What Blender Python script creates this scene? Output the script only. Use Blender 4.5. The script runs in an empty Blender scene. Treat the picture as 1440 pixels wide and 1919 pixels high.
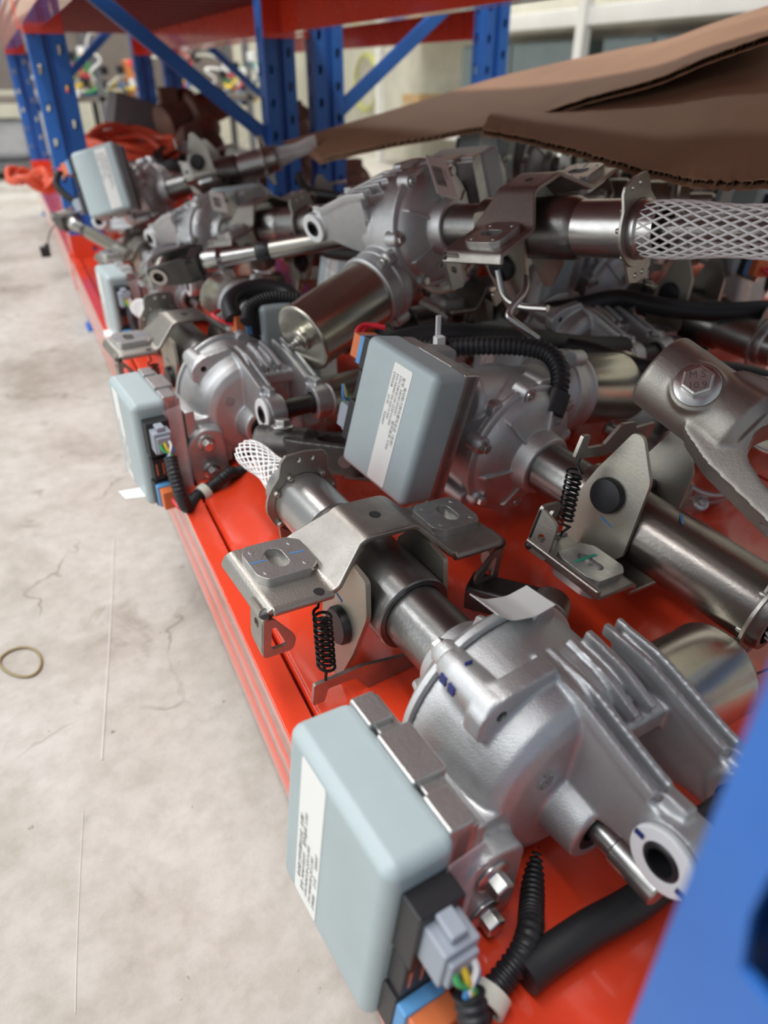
import bpy, bmesh, math, random
from mathutils import Vector, Matrix
from mathutils.geometry import tessellate_polygon
random.seed(7)
V3 = Vector
scene = bpy.context.scene
COL = scene.collection
PI = math.pi

# ------------------------------------------------------------------ camera
FPX = 1320.0
CAM = V3((0.0, 0.0, 0.59))
PITCH = math.atan(820 / 1320.0)
AZ = math.radians(25.6)
cam_d = bpy.data.cameras.new('camera')
cam_d.sensor_fit = 'VERTICAL'
cam_d.sensor_height = 24.0
cam_d.sensor_width = 24.0 * 1440 / 1919
cam_d.lens = FPX / 1919.0 * 24.0
cam_d.clip_start = 0.02
cam = bpy.data.objects.new('camera', cam_d)
COL.objects.link(cam)
cam.location = CAM
cam.rotation_euler = (PI / 2 - PITCH, 0, -AZ)
cam_d.dof.use_dof = True
cam_d.dof.focus_distance = 0.50
cam_d.dof.aperture_fstop = 3.5
scene.camera = cam

# ------------------------------------------------------------------ light
world = bpy.data.worlds.new('hall_light')
scene.world = world
world.use_nodes = True
bg = world.node_tree.nodes['Background']
bg.inputs[0].default_value = (0.86, 0.93, 1.0, 1)
bg.inputs[1].default_value = 0.30

def area(name, loc, sx, sy, power, rot=(0, 0, 0), col=(1, 1, 1)):
    l = bpy.data.lights.new(name, 'AREA')
    l.shape = 'RECTANGLE'; l.size = sx; l.size_y = sy
    l.energy = power; l.color = col
    o = bpy.data.objects.new(name, l)
    o.location = loc; o.rotation_euler = rot
    COL.objects.link(o)
    return o
# rows of ceiling tube lights over the aisle and beyond the racks
area('aisle_ceiling_light', (-0.55, 0.4, 3.6), 0.35, 3.2, 64, (0, 0, 0), (1, 0.985, 0.96))
area('aisle_ceiling_light', (-0.55, 4.6, 3.6), 0.35, 3.2, 54, (0, 0, 0), (1, 0.985, 0.96))
area('side_ceiling_light', (-2.6, 1.2, 3.4), 0.5, 5.0, 68, (0, 0, 0), (0.96, 0.985, 1))
area('rear_ceiling_light', (2.1, 5.2, 3.6), 0.35, 2.4, 85, (0, 0, 0), (1, 0.96, 0.88))
# unseen fill light added on the aisle side to brighten under the shelf
area('aisle_fill_light', (-5.2, 1.6, 1.9), 4.5, 2.4, 75, (0, -PI / 2, 0), (0.95, 0.98, 1))
scene.view_settings.view_transform = 'Standard'
scene.view_settings.look = 'None'
scene.view_settings.exposure = 0.55
scene.view_settings.gamma = 1.0
scene.view_settings.use_curve_mapping = False

# ------------------------------------------------------------------ materials
MATS = {}
def mat(name, col, metal=0.0, rough=0.5, var=0.0, vscale=20.0, bump=0.0, bscale=300.0, spec=0.5,
        alpha=1.0, trans=0.0, rvar=0.0, stretch=None, col2=None, coat=0.0, detail=4.0):
    if name in MATS: return MATS[name]
    m = bpy.data.materials.new(name); m.use_nodes = True
    nt = m.node_tree; b = nt.nodes['Principled BSDF']
    b.inputs['Base Color'].default_value = (*col, 1)
    b.inputs['Metallic'].default_value = metal
    b.inputs['Roughness'].default_value = rough
    b.inputs['Specular IOR Level'].default_value = spec
    b.inputs['Alpha'].default_value = alpha
    b.inputs['Transmission Weight'].default_value = trans
    b.inputs['Coat Weight'].default_value = coat; b.inputs['Coat Roughness'].default_value = 0.10
    tc = nt.nodes.new('ShaderNodeTexCoord')
    src = tc.outputs['Object']
    if stretch:
        mp = nt.nodes.new('ShaderNodeMapping'); mp.inputs['Scale'].default_value = stretch
        nt.links.new(src, mp.inputs[0]); src = mp.outputs[0]
    if var > 0 or col2:
        n = nt.nodes.new('ShaderNodeTexNoise'); n.inputs['Scale'].default_value = vscale
        n.inputs['Detail'].default_value = detail; n.inputs['Roughness'].default_value = 0.6
        nt.links.new(src, n.inputs['Vector'])
        r = nt.nodes.new('ShaderNodeValToRGB')
        r.color_ramp.elements[0].position = 0.3; r.color_ramp.elements[1].position = 0.7
        c2 = col2 if col2 else tuple(max(0, c * (1 - var)) for c in col)
        r.color_ramp.elements[0].color = (*c2, 1)
        r.color_ramp.elements[1].color = (*col, 1)
        nt.links.new(n.outputs['Fac'], r.inputs[0]); nt.links.new(r.outputs[0], b.inputs['Base Color'])
        if rvar > 0:
            mr = nt.nodes.new('ShaderNodeMapRange')
            mr.inputs['To Min'].default_value = rough + rvar; mr.inputs['To Max'].default_value = max(0.05, rough - rvar)
            nt.links.new(n.outputs['Fac'], mr.inputs[0]); nt.links.new(mr.outputs[0], b.inputs['Roughness'])
    if bump > 0:
        n2 = nt.nodes.new('ShaderNodeTexNoise'); n2.inputs['Scale'].default_value = bscale
        n2.inputs['Detail'].default_value = 3
        nt.links.new(src, n2.inputs['Vector'])
        bp = nt.nodes.new('ShaderNodeBump'); bp.inputs['Strength'].default_value = bump
        bp.inputs['Distance'].default_value = 0.0006
        nt.links.new(n2.outputs['Fac'], bp.inputs['Height']); nt.links.new(bp.outputs[0], b.inputs['Normal'])
    MATS[name] = m
    return m

ALU = mat('cast_aluminium', (0.58, 0.585, 0.59), 0.85, 0.46, 0.12, 60, 0.5, 1100, rvar=0.06)
ALU2 = mat('machined_aluminium', (0.62, 0.62, 0.61), 0.9, 0.36, 0.25, 90, 0.25, 500, rvar=0.1)
STEEL = mat('pressed_steel', (0.42, 0.395, 0.36), 0.92, 0.40, 0.25, 45, 0.25, 700, rvar=0.08)
TUBE = mat('drawn_steel_tube', (0.27, 0.265, 0.255), 0.95, 0.32, 0.22, 40, 0.2, 350, rvar=0.07)
TUBE2 = mat('bright_steel_tube', (0.50, 0.49, 0.47), 0.95, 0.30, 0.2, 30, 0.12, 350, rvar=0.06)
ZINC = mat('zinc_plated_steel', (0.62, 0.59, 0.50), 0.95, 0.24, 0.2, 16, 0.08, 200, rvar=0.06)
BOLTM = mat('plated_bolt', (0.62, 0.62, 0.60), 0.95, 0.30, 0.1, 60)
YELZ = mat('yellow_passivated_plate', (0.42, 0.39, 0.31), 0.85, 0.42, 0.2, 25, 0.15, 400, col2=(0.37, 0.36, 0.33))
DARKST = mat('black_phosphated_steel', (0.105, 0.10, 0.095), 0.85, 0.42, 0.3, 50, 0.2, 500)
SPRING = mat('black_spring_steel', (0.02, 0.02, 0.021), 0.7, 0.3)
ECU = mat('blue_grey_coated_cover', (0.40, 0.475, 0.49), 0.0, 0.40, 0.10, 14, 0.12, 900, rvar=0.04)
BLKP = mat('black_plastic', (0.016, 0.016, 0.018), 0.0, 0.42)
DGREY = mat('dark_grey_plastic', (0.05, 0.05, 0.054), 0.0, 0.4)
RUB = mat('black_rubber_hose', (0.014, 0.014, 0.016), 0.0, 0.48)
GREYP = mat('grey_plug_plastic', (0.30, 0.33, 0.38), 0.0, 0.4)
BLUEP = mat('light_blue_plug_plastic', (0.10, 0.30, 0.58), 0.0, 0.42)
ORGP = mat('orange_plug_plastic', (0.62, 0.16, 0.05), 0.0, 0.42)
WHT = mat('white_paper_label', (0.80, 0.80, 0.77), 0.0, 0.5)
INK = mat('black_print', (0.02, 0.02, 0.022), 0.0, 0.6)
NYL = mat('white_nylon', (0.82, 0.83, 0.82), 0.0, 0.35)
NETM = mat('white_net_plastic', (0.80, 0.79, 0.78), 0.0, 0.4)
CREAM = mat('natural_nylon_tie', (0.62, 0.62, 0.54), 0.0, 0.4)
CLEAR = mat('clear_film', (0.85, 0.82, 0.84), 0.0, 0.12, alpha=0.28)
MARKB = mat('blue_marker_ink', (0.05, 0.20, 0.45), 0.0, 0.5)
MARKN = mat('navy_marker_ink', (0.02, 0.03, 0.16), 0.0, 0.5)
MARKG = mat('green_marker_ink', (0.03, 0.36, 0.24), 0.0, 0.5)
WRED = mat('red_wire', (0.7, 0.03, 0.05), 0.0, 0.4)
WYEL = mat('yellow_wire', (0.80, 0.55, 0.04), 0.0, 0.4)
WGRN = mat('green_wire', (0.06, 0.40, 0.12), 0.0, 0.4)
WWHT = mat('white_wire', (0.85, 0.85, 0.85), 0.0, 0.4)
WORG = mat('orange_cable', (0.68, 0.10, 0.045), 0.0, 0.4)
REDP = mat('red_powder_coat', (0.80, 0.058, 0.018), 0.0, 0.28, 0.10, 6, 0.03, 250, rvar=0.05, coat=1.0)
MAROON = mat('shaded_red_board', (0.30, 0.055, 0.048), 0.0, 0.5, 0.25, 7)  # underside shade of the upper red boards put into the colour, cuts red bounce
BLUM = mat('blue_powder_coat', (0.028, 0.15, 0.52), 0.0, 0.34, 0.15, 12, 0.05, 250)
CARD = mat('corrugated_cardboard', (0.30, 0.165, 0.098), 0.0, 0.8, 0.18, 9, 0.25, 120, spec=0.25)
CARDE = mat('cardboard_edge', (0.46, 0.30, 0.18), 0.0, 0.85, 0.2, 60, spec=0.2)
COPP = mat('copper_contact', (0.75, 0.35, 0.18), 0.9, 0.35)
RUST = mat('brown_rusty_casting', (0.17, 0.085, 0.06), 0.3, 0.6, 0.4, 30, 0.4, 200)
CREAMW = mat('cream_wall_paint', (0.62, 0.60, 0.50), 0.0, 0.7, 0.25, 3.5, 0.1, 60, detail=8)
WHTM = mat('white_enamelled_metal', (0.80, 0.80, 0.74), 0.0, 0.4, 0.08, 5)
GRYM = mat('grey_painted_metal', (0.16, 0.16, 0.17), 0.2, 0.5, 0.2, 8)
BRNM = mat('brown_grey_board', (0.20, 0.17, 0.15), 0.0, 0.6, 0.2, 8)
WOOD = mat('pale_wood', (0.55, 0.36, 0.17), 0.0, 0.6, 0.25, 20, stretch=(1, 8, 8))
SACK = mat('grey_sack', (0.45, 0.45, 0.46), 0.0, 0.7, 0.2, 12)
TEAL = mat('grey_green_cabinet', (0.20, 0.25, 0.25), 0.2, 0.45, 0.15, 6)

# ------------------------------------------------------------------ mesh builder
def frame(d, hint=None):
    d = V3(d).normalized()
    h = V3(hint) if hint is not None else (V3((0, 0, 1)) if abs(d.z) < 0.9 else V3((1, 0, 0)))
    x = (h - d * h.dot(d))
    if x.length < 1e-6: x = d.orthogonal()
    x.normalize()
    return x, d.cross(x), d

def catmull(pts, n=8):
    P = [V3(p) for p in pts]
    if len(P) < 3: return [P[0].lerp(P[-1], i / n) for i in range(n + 1)]
    Q = [P[0] * 2 - P[1]] + P + [P[-1] * 2 - P[-2]]
    out = []
    for i in range(1, len(Q) - 2):
        a, b, c, d = Q[i - 1], Q[i], Q[i + 1], Q[i + 2]
        for k in range(n):
            t = k / n
            out.append(0.5 * ((2 * b) + (c - a) * t + (2 * a - 5 * b + 4 * c - d) * t * t + (3 * b - a - 3 * c + d) * t ** 3))
    out.append(P[-1])
    return out

def resample(pts, step):
    out = [pts[0].copy()]; acc = 0.0
    for a, b in zip(pts, pts[1:]):
        L = (b - a).length
        if L < 1e-9: continue
        d = step - acc
        while d <= L:
            out.append(a.lerp(b, d / L)); d += step
        acc = (acc + L) % step
    return out

def fillet(pts, r, n=4):
    out = [V3((*pts[0], 0))] if len(pts[0]) == 2 else [V3(pts[0])]
    P = [V3((*p, 0)) if len(p) == 2 else V3(p) for p in pts]
    for i in range(1, len(P) - 1):
        a, b, c = P[i - 1], P[i], P[i + 1]
        d1 = (a - b); d2 = (c - b)
        rr = min(r, d1.length * 0.45, d2.length * 0.45)
        p = b + d1.normalized() * rr; q = b + d2.normalized() * rr
        for k in range(n + 1):
            t = k / n
            out.append((p * (1 - t) ** 2 + b * 2 * t * (1 - t) + q * t * t))
    out.append(P[-1])
    return out

def rrect(w, h, r, n=4, cx=0, cy=0):
    pts = []
    for (sx, sy, a0) in ((1, 1, 0), (-1, 1, 90), (-1, -1, 180), (1, -1, 270)):
        for k in range(n + 1):
            a = math.radians(a0 + 90 * k / n)
            pts.append((cx + sx * (w / 2 - r) + r * math.cos(a), cy + sy * (h / 2 - r) + r * math.sin(a)))
    return pts

def circ(r, n=20, cx=0, cy=0):
    return [(cx + r * math.cos(2 * PI * i / n), cy + r * math.sin(2 * PI * i / n)) for i in range(n)]

def roundpoly(pts, r, n=4):
    P = [V3((*p, 0)) for p in pts]; out = []
    N = len(P)
    for i in range(N):
        a, b, c = P[i - 1], P[i], P[(i + 1) % N]
        d1 = a - b; d2 = c - b
        rr = min(r, d1.length * 0.45, d2.length * 0.45)
        p = b + d1.normalized() * rr; q = b + d2.normalized() * rr
        for k in range(n + 1):
            t = k / n
            v = p * (1 - t) ** 2 + b * 2 * t * (1 - t) + q * t * t
            out.append((v.x, v.y))
    return out

class MB:
    def __init__(s): s.v = []; s.f = []
    def add(s, vs, fs):
        o = len(s.v); s.v += [tuple(v) for v in vs]; s.f += [tuple(i + o for i in f) for f in fs]; return s
    def box(s, c, size, ax=None):
        c = V3(c); X, Y, Z = ax if ax else (V3((1, 0, 0)), V3((0, 1, 0)), V3((0, 0, 1)))
        h = [q / 2 for q in size]
        vs = [c + X * (h[0] * i) + Y * (h[1] * j) + Z * (h[2] * k) for i in (-1, 1) for j in (-1, 1) for k in (-1, 1)]
        return s.add(vs, [(0, 1, 3, 2), (4, 6, 7, 5), (0, 4, 5, 1), (2, 3, 7, 6), (0, 2, 6, 4), (1, 5, 7, 3)])
    def rng(s, x, y, z):
        return s.box(((x[0] + x[1]) / 2, (y[0] + y[1]) / 2, (z[0] + z[1]) / 2), (abs(x[1] - x[0]), abs(y[1] - y[0]), abs(z[1] - z[0])))
    def lathe(s, prof, O=(0, 0, 0), D=(1, 0, 0), n=40, hint=None, a0=0.0):
        # prof: list of (t along D, radius); ends closed
        X, Y, Z = frame(D, hint); O = V3(O); vs = []; fs = []
        for (t, r) in prof:
            for i in range(n):
                a = a0 + 2 * PI * i / n
                vs.append(O + Z * t + (X * math.cos(a) + Y * math.sin(a)) * max(r, 1e-5))
        for j in range(len(prof) - 1):
            for i in range(n):
                k = (i + 1) % n
                fs.append((j * n + i, j * n + k, (j + 1) * n + k, (j + 1) * n + i))
        fs.append(tuple(reversed(range(n)))); fs.append(tuple((len(prof) - 1) * n + i for i in range(n)))
        return s.add(vs, fs)
    def ring(s, prof, O=(0, 0, 0), D=(1, 0, 0), n=40, hint=None, a0=0.0):
        # closed profile loop revolved (tube with bore)
        X, Y, Z = frame(D, hint); O = V3(O); vs = []; fs = []; m = len(prof)
        for (t, r) in prof:
            for i in range(n):
                a = a0 + 2 * PI * i / n
                vs.append(O + Z * t + (X * math.cos(a) + Y * math.sin(a)) * r)
        for j in range(m):
            jj = (j + 1) % m
            for i in range(n):
                k = (i + 1) % n
                fs.append((j * n + i, j * n + k, jj * n + k, jj * n + i))
        return s.add(vs, fs)
    def cyl(s, p0, p1, r, r1=None, n=28):
        p0 = V3(p0); p1 = V3(p1); L = (p1 - p0).length
        return s.lathe([(0, r), (L, r if r1 is None else r1)], p0, p1 - p0, n)
    def pipe(s, p0, p1, r, ri, n=36):
        p0 = V3(p0); p1 = V3(p1); L = (p1 - p0).length
        return s.ring([(0, ri), (0, r), (L, r), (L, ri)], p0, p1 - p0, n)
    def prism(s, out, th, O=(0, 0, 0), X=(1, 0, 0), Y=(0, 1, 0), holes=()):
        # outline in the X/Y plane, thickness along X x Y, centred
        O = V3(O); X = V3(X).normalized(); Y = V3(Y).normalized(); N = X.cross(Y)
        loops = [list(out)] + [list(h) for h in holes]
        flat = [p for l in loops for p in l]; n = len(flat)
        tri = tessellate_polygon([[V3((p[0], p[1], 0)) for p in l] for l in loops])
        vs = [O + X * p[0] + Y * p[1] + N * (th / 2) for p in flat] + [O + X * p[0] + Y * p[1] - N * (th / 2) for p in flat]
        fs = [tuple(t) for t in tri] + [tuple(i + n for i in reversed(t)) for t in tri]
        o = 0
        for l in loops:
            m = len(l)
            for i in range(m):
                k = (i + 1) % m
                fs.append((o + i, o + i + n, o + k + n, o + k))
            o += m
        return s.add(vs, fs)
    def strip(s, prof, th, width, O=(0, 0, 0), X=(1, 0, 0), Y=(0, 1, 0), r=0.006):
        # bent sheet: polyline in X/Y, thickness th, extruded +-width/2 along X x Y (width may be list per point)
        P = fillet(prof, r); m = len(P)
        O = V3(O); X = V3(X).normalized(); Y = V3(Y).normalized(); N = X.cross(Y)
        nor = []
        for i in range(m):
            d = (P[min(i + 1, m - 1)] - P[max(i - 1, 0)]).normalized()
            nor.append(V3((-d.y, d.x, 0)))
        vs = []; fs = []
        for i in range(m):
            w = width(P[i]) if callable(width) else (-width / 2, width / 2)
            for (sd, ww) in ((1, w[0]), (1, w[1]), (-1, w[1]), (-1, w[0])):
                q = P[i] + nor[i] * (sd * th / 2)
                vs.append(O + X * q.x + Y * q.y + N * ww)
        for i in range(m - 1):
            for k in range(4):
                kk = (k + 1) % 4
                fs.append((i * 4 + k, i * 4 + kk, (i + 1) * 4 + kk, (i + 1) * 4 + k))
        fs.append((0, 3, 2, 1)); fs.append(tuple((m - 1) * 4 + k for k in range(4)))
        return s.add(vs, fs)
    def sweep(s, pts, r, n=8, closed=False):
        P = [V3(p) for p in pts]; m = len(P); vs = []; fs = []
        t0 = (P[1] - P[0]).normalized(); x = t0.orthogonal().normalized()
        for i in range(m):
            if closed: t = (P[(i + 1) % m] - P[i - 1]).normalized()
            else: t = (P[min(i + 1, m - 1)] - P[max(i - 1, 0)]).normalized()
            x = (x - t * x.dot(t))
            if x.length < 1e-6: x = t.orthogonal()
            x.normalize(); y = t.cross(x)
            rr = r(i, m) if callable(r) else r
            for k in range(n):
                a = 2 * PI * k / n
                vs.append(P[i] + (x * math.cos(a) + y * math.sin(a)) * rr)
        for i in range(m if closed else m - 1):
            j = (i + 1) % m
            for k in range(n):
                kk = (k + 1) % n
                fs.append((i * n + k, i * n + kk, j * n + kk, j * n + k))
        if not closed:
            fs.append(tuple(reversed(range(n)))); fs.append(tuple((m - 1) * n + k for k in range(n)))
        return s.add(vs, fs)
    def hose(s, pts, r, n=14, pitch=0.0042, amp=0.12):
        P = resample(catmull(pts, 14), pitch / 4)
        pat = (1.0, 1.0, 1 - amp, 1 - amp)
        return s.sweep(P, lambda i, m: r * pat[i % 4], n)
    def hexbolt(s, O, D, r=0.007, h=0.006, fl=0.0105, washer=0.002, stub=0.0):
        O = V3(O); D = V3(D).normalized()
        s.lathe([(0, fl), (washer * 0.6, fl), (washer, fl * 0.8)], O, D, 24)
        s.lathe([(washer * 0.5, r), (washer + h * 0.85, r), (washer + h, r * 0.86)], O, D, 6)
        if stub: s.cyl(O + D * (washer + h * 0.9), O + D * (washer + h + stub), r * 0.55, n=12)
        return s

BAKE = [False]
def bake(o):
    dg = bpy.context.evaluated_depsgraph_get()
    me = bpy.data.meshes.new_from_object(o.evaluated_get(dg))
    old = o.data
    o.modifiers.clear(); o.data = me
    if old.users == 0: bpy.data.meshes.remove(old)

def build(mb, name, m, parent=None, bevel=0.0, seg=2, sharp=35, voxel=0.0, smooth=0, cut=None, flat=False):
    me = bpy.data.meshes.new(name)
    me.from_pydata(mb.v, [], mb.f); me.update()
    bm = bmesh.new(); bm.from_mesh(me)
    bmesh.ops.recalc_face_normals(bm, faces=bm.faces[:]); bm.to_mesh(me); bm.free()
    me.materials.append(m)
    o = bpy.data.objects.new(name, me); COL.objects.link(o)
    if voxel:
        r = o.modifiers.new('r', 'REMESH'); r.mode = 'VOXEL'; r.voxel_size = voxel; r.use_smooth_shade = True
        if smooth:
            sm = o.modifiers.new('s', 'SMOOTH'); sm.factor = 0.5; sm.iterations = smooth
        bake(o)
        if cut:
            cm = bpy.data.meshes.new('cut'); cm.from_pydata(cut.v, [], cut.f); cm.update()
            b2 = bmesh.new(); b2.from_mesh(cm); bmesh.ops.recalc_face_normals(b2, faces=b2.faces[:]); b2.to_mesh(cm); b2.free()
            co = bpy.data.objects.new('cut', cm); COL.objects.link(co)
            bo = o.modifiers.new('b', 'BOOLEAN'); bo.operation = 'DIFFERENCE'; bo.object = co; bo.solver = 'EXACT'
            bpy.context.view_layer.update()
            bake(o)
            bpy.data.objects.remove(co)
        o.data.materials.clear(); o.data.materials.append(m)
        me = o.data
    elif bevel:
        bv = o.modifiers.new('b', 'BEVEL'); bv.width = bevel; bv.segments = seg
        bv.limit_method = 'ANGLE'; bv.angle_limit = math.radians(38); bv.use_clamp_overlap = True
        bv.harden_normals = True
        for p in me.polygons: p.use_smooth = True
        me.set_sharp_from_angle(angle=math.radians(38))
        if BAKE[0]: bake(o); me = o.data
    if not flat and not bevel:
        for p in me.polygons: p.use_smooth = True
        me.set_sharp_from_angle(angle=math.radians(sharp))
    if parent is not None: o.parent = parent
    return o

def tag(o, label=None, cat=None, group=None, kind=None):
    if label: o['label'] = label
    if cat: o['category'] = cat
    if group: o['group'] = group
    if kind: o['kind'] = kind
    return o

def empty(name, loc=(0, 0, 0), label=None, cat=None, group=None):
    o = bpy.data.objects.new(name, None); COL.objects.link(o); o.location = loc
    o.empty_display_size = 0.05
    return tag(o, label, cat, group)

def copy_tree(o, parent=None):
    c = o.copy(); COL.objects.link(c); c.parent = parent
    for ch in list(o.children): copy_tree(ch, c)
    return c

def text(body, size, m, parent, O, X, Y, name='printed_text', align='LEFT', depth=0.0):
    cu = bpy.data.curves.new('t', 'FONT'); cu.body = body; cu.size = size; cu.align_x = align
    cu.resolution_u = 2; cu.extrude = depth
    t = bpy.data.objects.new('t', cu); COL.objects.link(t)
    bpy.context.view_layer.update()
    me = bpy.data.meshes.new_from_object(t.evaluated_get(bpy.context.evaluated_depsgraph_get()))
    bpy.data.objects.remove(t); bpy.data.curves.remove(cu)
    X = V3(X).normalized(); Y = V3(Y).normalized(); N = X.cross(Y)
    M = Matrix(((X.x, Y.x, N.x, O[0]), (X.y, Y.y, N.y, O[1]), (X.z, Y.z, N.z, O[2]), (0, 0, 0, 1)))
    me.transform(M); me.materials.clear(); me.materials.append(m)
    o = bpy.data.objects.new(name, me); COL.objects.link(o)
    if parent is not None: o.parent = parent
    return o

# world position seen at a photo pixel, at a height z or at a depth d
_Fh = V3((math.sin(AZ), math.cos(AZ), 0)); _R = V3((math.cos(AZ), -math.sin(AZ), 0))
_fw = _Fh * math.cos(PITCH) - V3((0, 0, math.sin(PITCH))); _up = _Fh * math.sin(PITCH) + V3((0, 0, math.cos(PITCH)))
def _ray(x, y): return _R * ((x - 720) / FPX) + _up * ((960 - y) / FPX) + _fw
def Pz(x, y, z):
    d = _ray(x, y); return CAM + d * ((z - CAM.z) / d.z)
def Pd(x, y, dep): return CAM + _ray(x, y) * dep
SH = 0.19      # top of the lower shelf above the floor

# ================================================================== the setting
def concrete():
    m = bpy.data.materials.new('worn_concrete'); m.use_nodes = True
    nt = m.node_tree; b = nt.nodes['Principled BSDF']; L = nt.links.new
    N = nt.nodes.new
    tc = N('ShaderNodeTexCoord')
    def noise(sc, det=6, ro=0.6, dist=0.0):
        n = N('ShaderNodeTexNoise'); n.inputs['Scale'].default_value = sc; n.inputs['Detail'].default_value = det
        n.inputs['Roughness'].default_value = ro; n.inputs['Distortion'].default_value = dist
        L(tc.outputs['Object'], n.inputs['Vector']); return n
    def ramp(src, stops):
        r = N('ShaderNodeValToRGB'); e = r.color_ramp.elements
        e[0].position, e[0].color = stops[0][0], (*stops[0][1], 1); e[1].position, e[1].color = stops[-1][0], (*stops[-1][1], 1)
        for p, c in stops[1:-1]:
            q = e.new(p); q.color = (*c, 1)
        L(src, r.inputs[0]); return r
    def mul(a, bb, fac=1.0):
        x = N('ShaderNodeMix'); x.data_type = 'RGBA'; x.blend_type = 'MULTIPLY'; x.inputs[0].default_value = fac
        L(a, x.inputs[6]); L(bb, x.inputs[7]); return x.outputs[2]
    big = ramp(noise(3.2, 8, 0.62, 0.4).outputs[0], [(0.32, (0.34, 0.305, 0.26)), (0.46, (0.47, 0.44, 0.395)), (0.62, (0.57, 0.55, 0.51))])
    fine = ramp(noise(38, 6, 0.7).outputs[0], [(0.28, (0.80, 0.79, 0.77)), (0.6, (1, 1, 1))])
    c = mul(big.outputs[0], fine.outputs[0])
    stain = ramp(noise(7.5, 5, 0.55, 1.2).outputs[0], [(0.24, (0.62, 0.59, 0.55)), (0.36, (1, 1, 1))])
    c = mul(c, stain.outputs[0])
    spots = ramp(noise(95, 2, 0.4).outputs[0], [(0.20, (0.42, 0.38, 0.33)), (0.27, (1, 1, 1))])
    c = mul(c, spots.outputs[0], 0.8)
    # crazing cracks: edges of warped cells, kept only in places
    wn = noise(2.2, 5, 0.6)
    mx = N('ShaderNodeMix'); mx.data_type = 'VECTOR'; mx.inputs[0].default_value = 0.28
    L(tc.outputs['Object'], mx.inputs[4]); L(wn.outputs['Color'], mx.inputs[5])
    vo = N('ShaderNodeTexVoronoi'); vo.feature = 'DISTANCE_TO_EDGE'; vo.inputs['Scale'].default_value = 3.4
    L(mx.outputs[1], vo.inputs['Vector'])
    cr = ramp(vo.outputs['Distance'], [(0.0, (0, 0, 0)), (0.008, (1, 1, 1))])
    keep = ramp(noise(4.1, 3).outputs[0], [(0.47, (1, 1, 1)), (0.57, (0, 0, 0))])
    mm = N('ShaderNodeMix'); mm.data_type = 'RGBA'; mm.blend_type = 'LIGHTEN'; mm.inputs[0].default_value = 1
    L(cr.outputs[0], mm.inputs[6]); L(keep.outputs[0], mm.inputs[7])
    soft = ramp(mm.outputs[2], [(0.0, (0.52, 0.49, 0.44)), (1.0, (1, 1, 1))])
    c = mul(c, soft.outputs[0], 0.8)
    L(c, b.inputs['Base Color'])
    b.inputs['Roughness'].default_value = 0.62
    b.inputs['Specular IOR Level'].default_value = 0.35
    bp = N('ShaderNodeBump'); bp.inputs['Strength'].default_value = 0.25; bp.inputs['Distance'].default_value = 0.002
    L(noise(60, 6, 0.7).outputs[0], bp.inputs['Height']); L(bp.outputs[0], b.inputs['Normal'])
    return m
CONC = concrete()
fl = MB().rng((-6, 4.2), (-4, 8.4), (-0.1, 0.0))
tag(build(fl, 'floor', CONC), kind='structure')
tag(build(MB().rng((3.0, 3.15), (-3, 8.2), (0, 4.2)), 'wall_right', CREAMW), kind='structure')
tag(build(MB().rng((-6, 3.15), (8.2, 8.35), (0, 4.2)), 'wall_back', CREAMW), kind='structure')

XF = 0.086          # face of the front beam
FRAME_Y = (0.02, 2.07, 4.10)
TOP = 1.28

def upright(x0, yc, parent, h=TOP, w=0.08, d=0.06, flip=False):
    """perforated post: x0..x0+w, yc-d/2..yc+d/2, made of folded faces with punched slots"""
    mb = MB(); t = 0.0022
    def slots(cx, cz0, n, sw, sh, pitch):
        hs = []
        for i in range(n):
            hs.append([(cx - sw / 2, cz0 + i * pitch - sh / 2), (cx - sw / 2 * 0.55, cz0 + i * pitch - sh / 2), (cx + sw / 2 * 0.55, cz0 + i * pitch - sh / 2),
                       (cx + sw / 2, cz0 + i * pitch), (cx + sw / 2, cz0 + i * pitch + sh / 2), (cx - sw / 2, cz0 + i * pitch + sh / 2)])
        return hs
    n = int((h - 0.1) / 0.075)
    y0 = yc - d / 2; y1 = yc + d / 2
    # two outer side faces (normal x)
    for xs in (x0, x0 + w):
        mb.prism([(y0, 0), (y1, 0), (y1, h), (y0, h)], t, (xs, 0, 0), (0, 1, 0), (0, 0, 1), slots(yc + 0.0105, 0.075, n, 0.013, 0.03, 0.075))
    # two broad faces (normal y), each with a folded groove in the middle
    for ys, sg in ((y0, 1), (y1, -1)):
        for (a, b, off, hole) in ((x0, x0 + 0.030, 0, True), (x0 + 0.050, x0 + w, 0, True), (x0 + 0.030, x0 + 0.050, 0.012, False)):
            hs = slots((a + b) / 2, 0.075 + 0.0375 * (1 if a > x0 + 0.04 else 0), n, 0.011, 0.02, 0.075) if hole else []
            mb.prism([(a, 0), (b, 0), (b, h), (a, h)], t, (0, ys + sg * off, 0), (1, 0, 0), (0, 0, 1), hs)
        for a in (x0 + 0.030, x0 + 0.050):
            mb.box((a, ys + sg * 0.006, h / 2), (t, 0.012, h))
    mb.rng((x0 - 0.01, x0 + w + 0.01), (y0 - 0.01, y1 + 0.01), (0, 0.004))
    return build(mb, 'upright', BLUM, parent)

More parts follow.
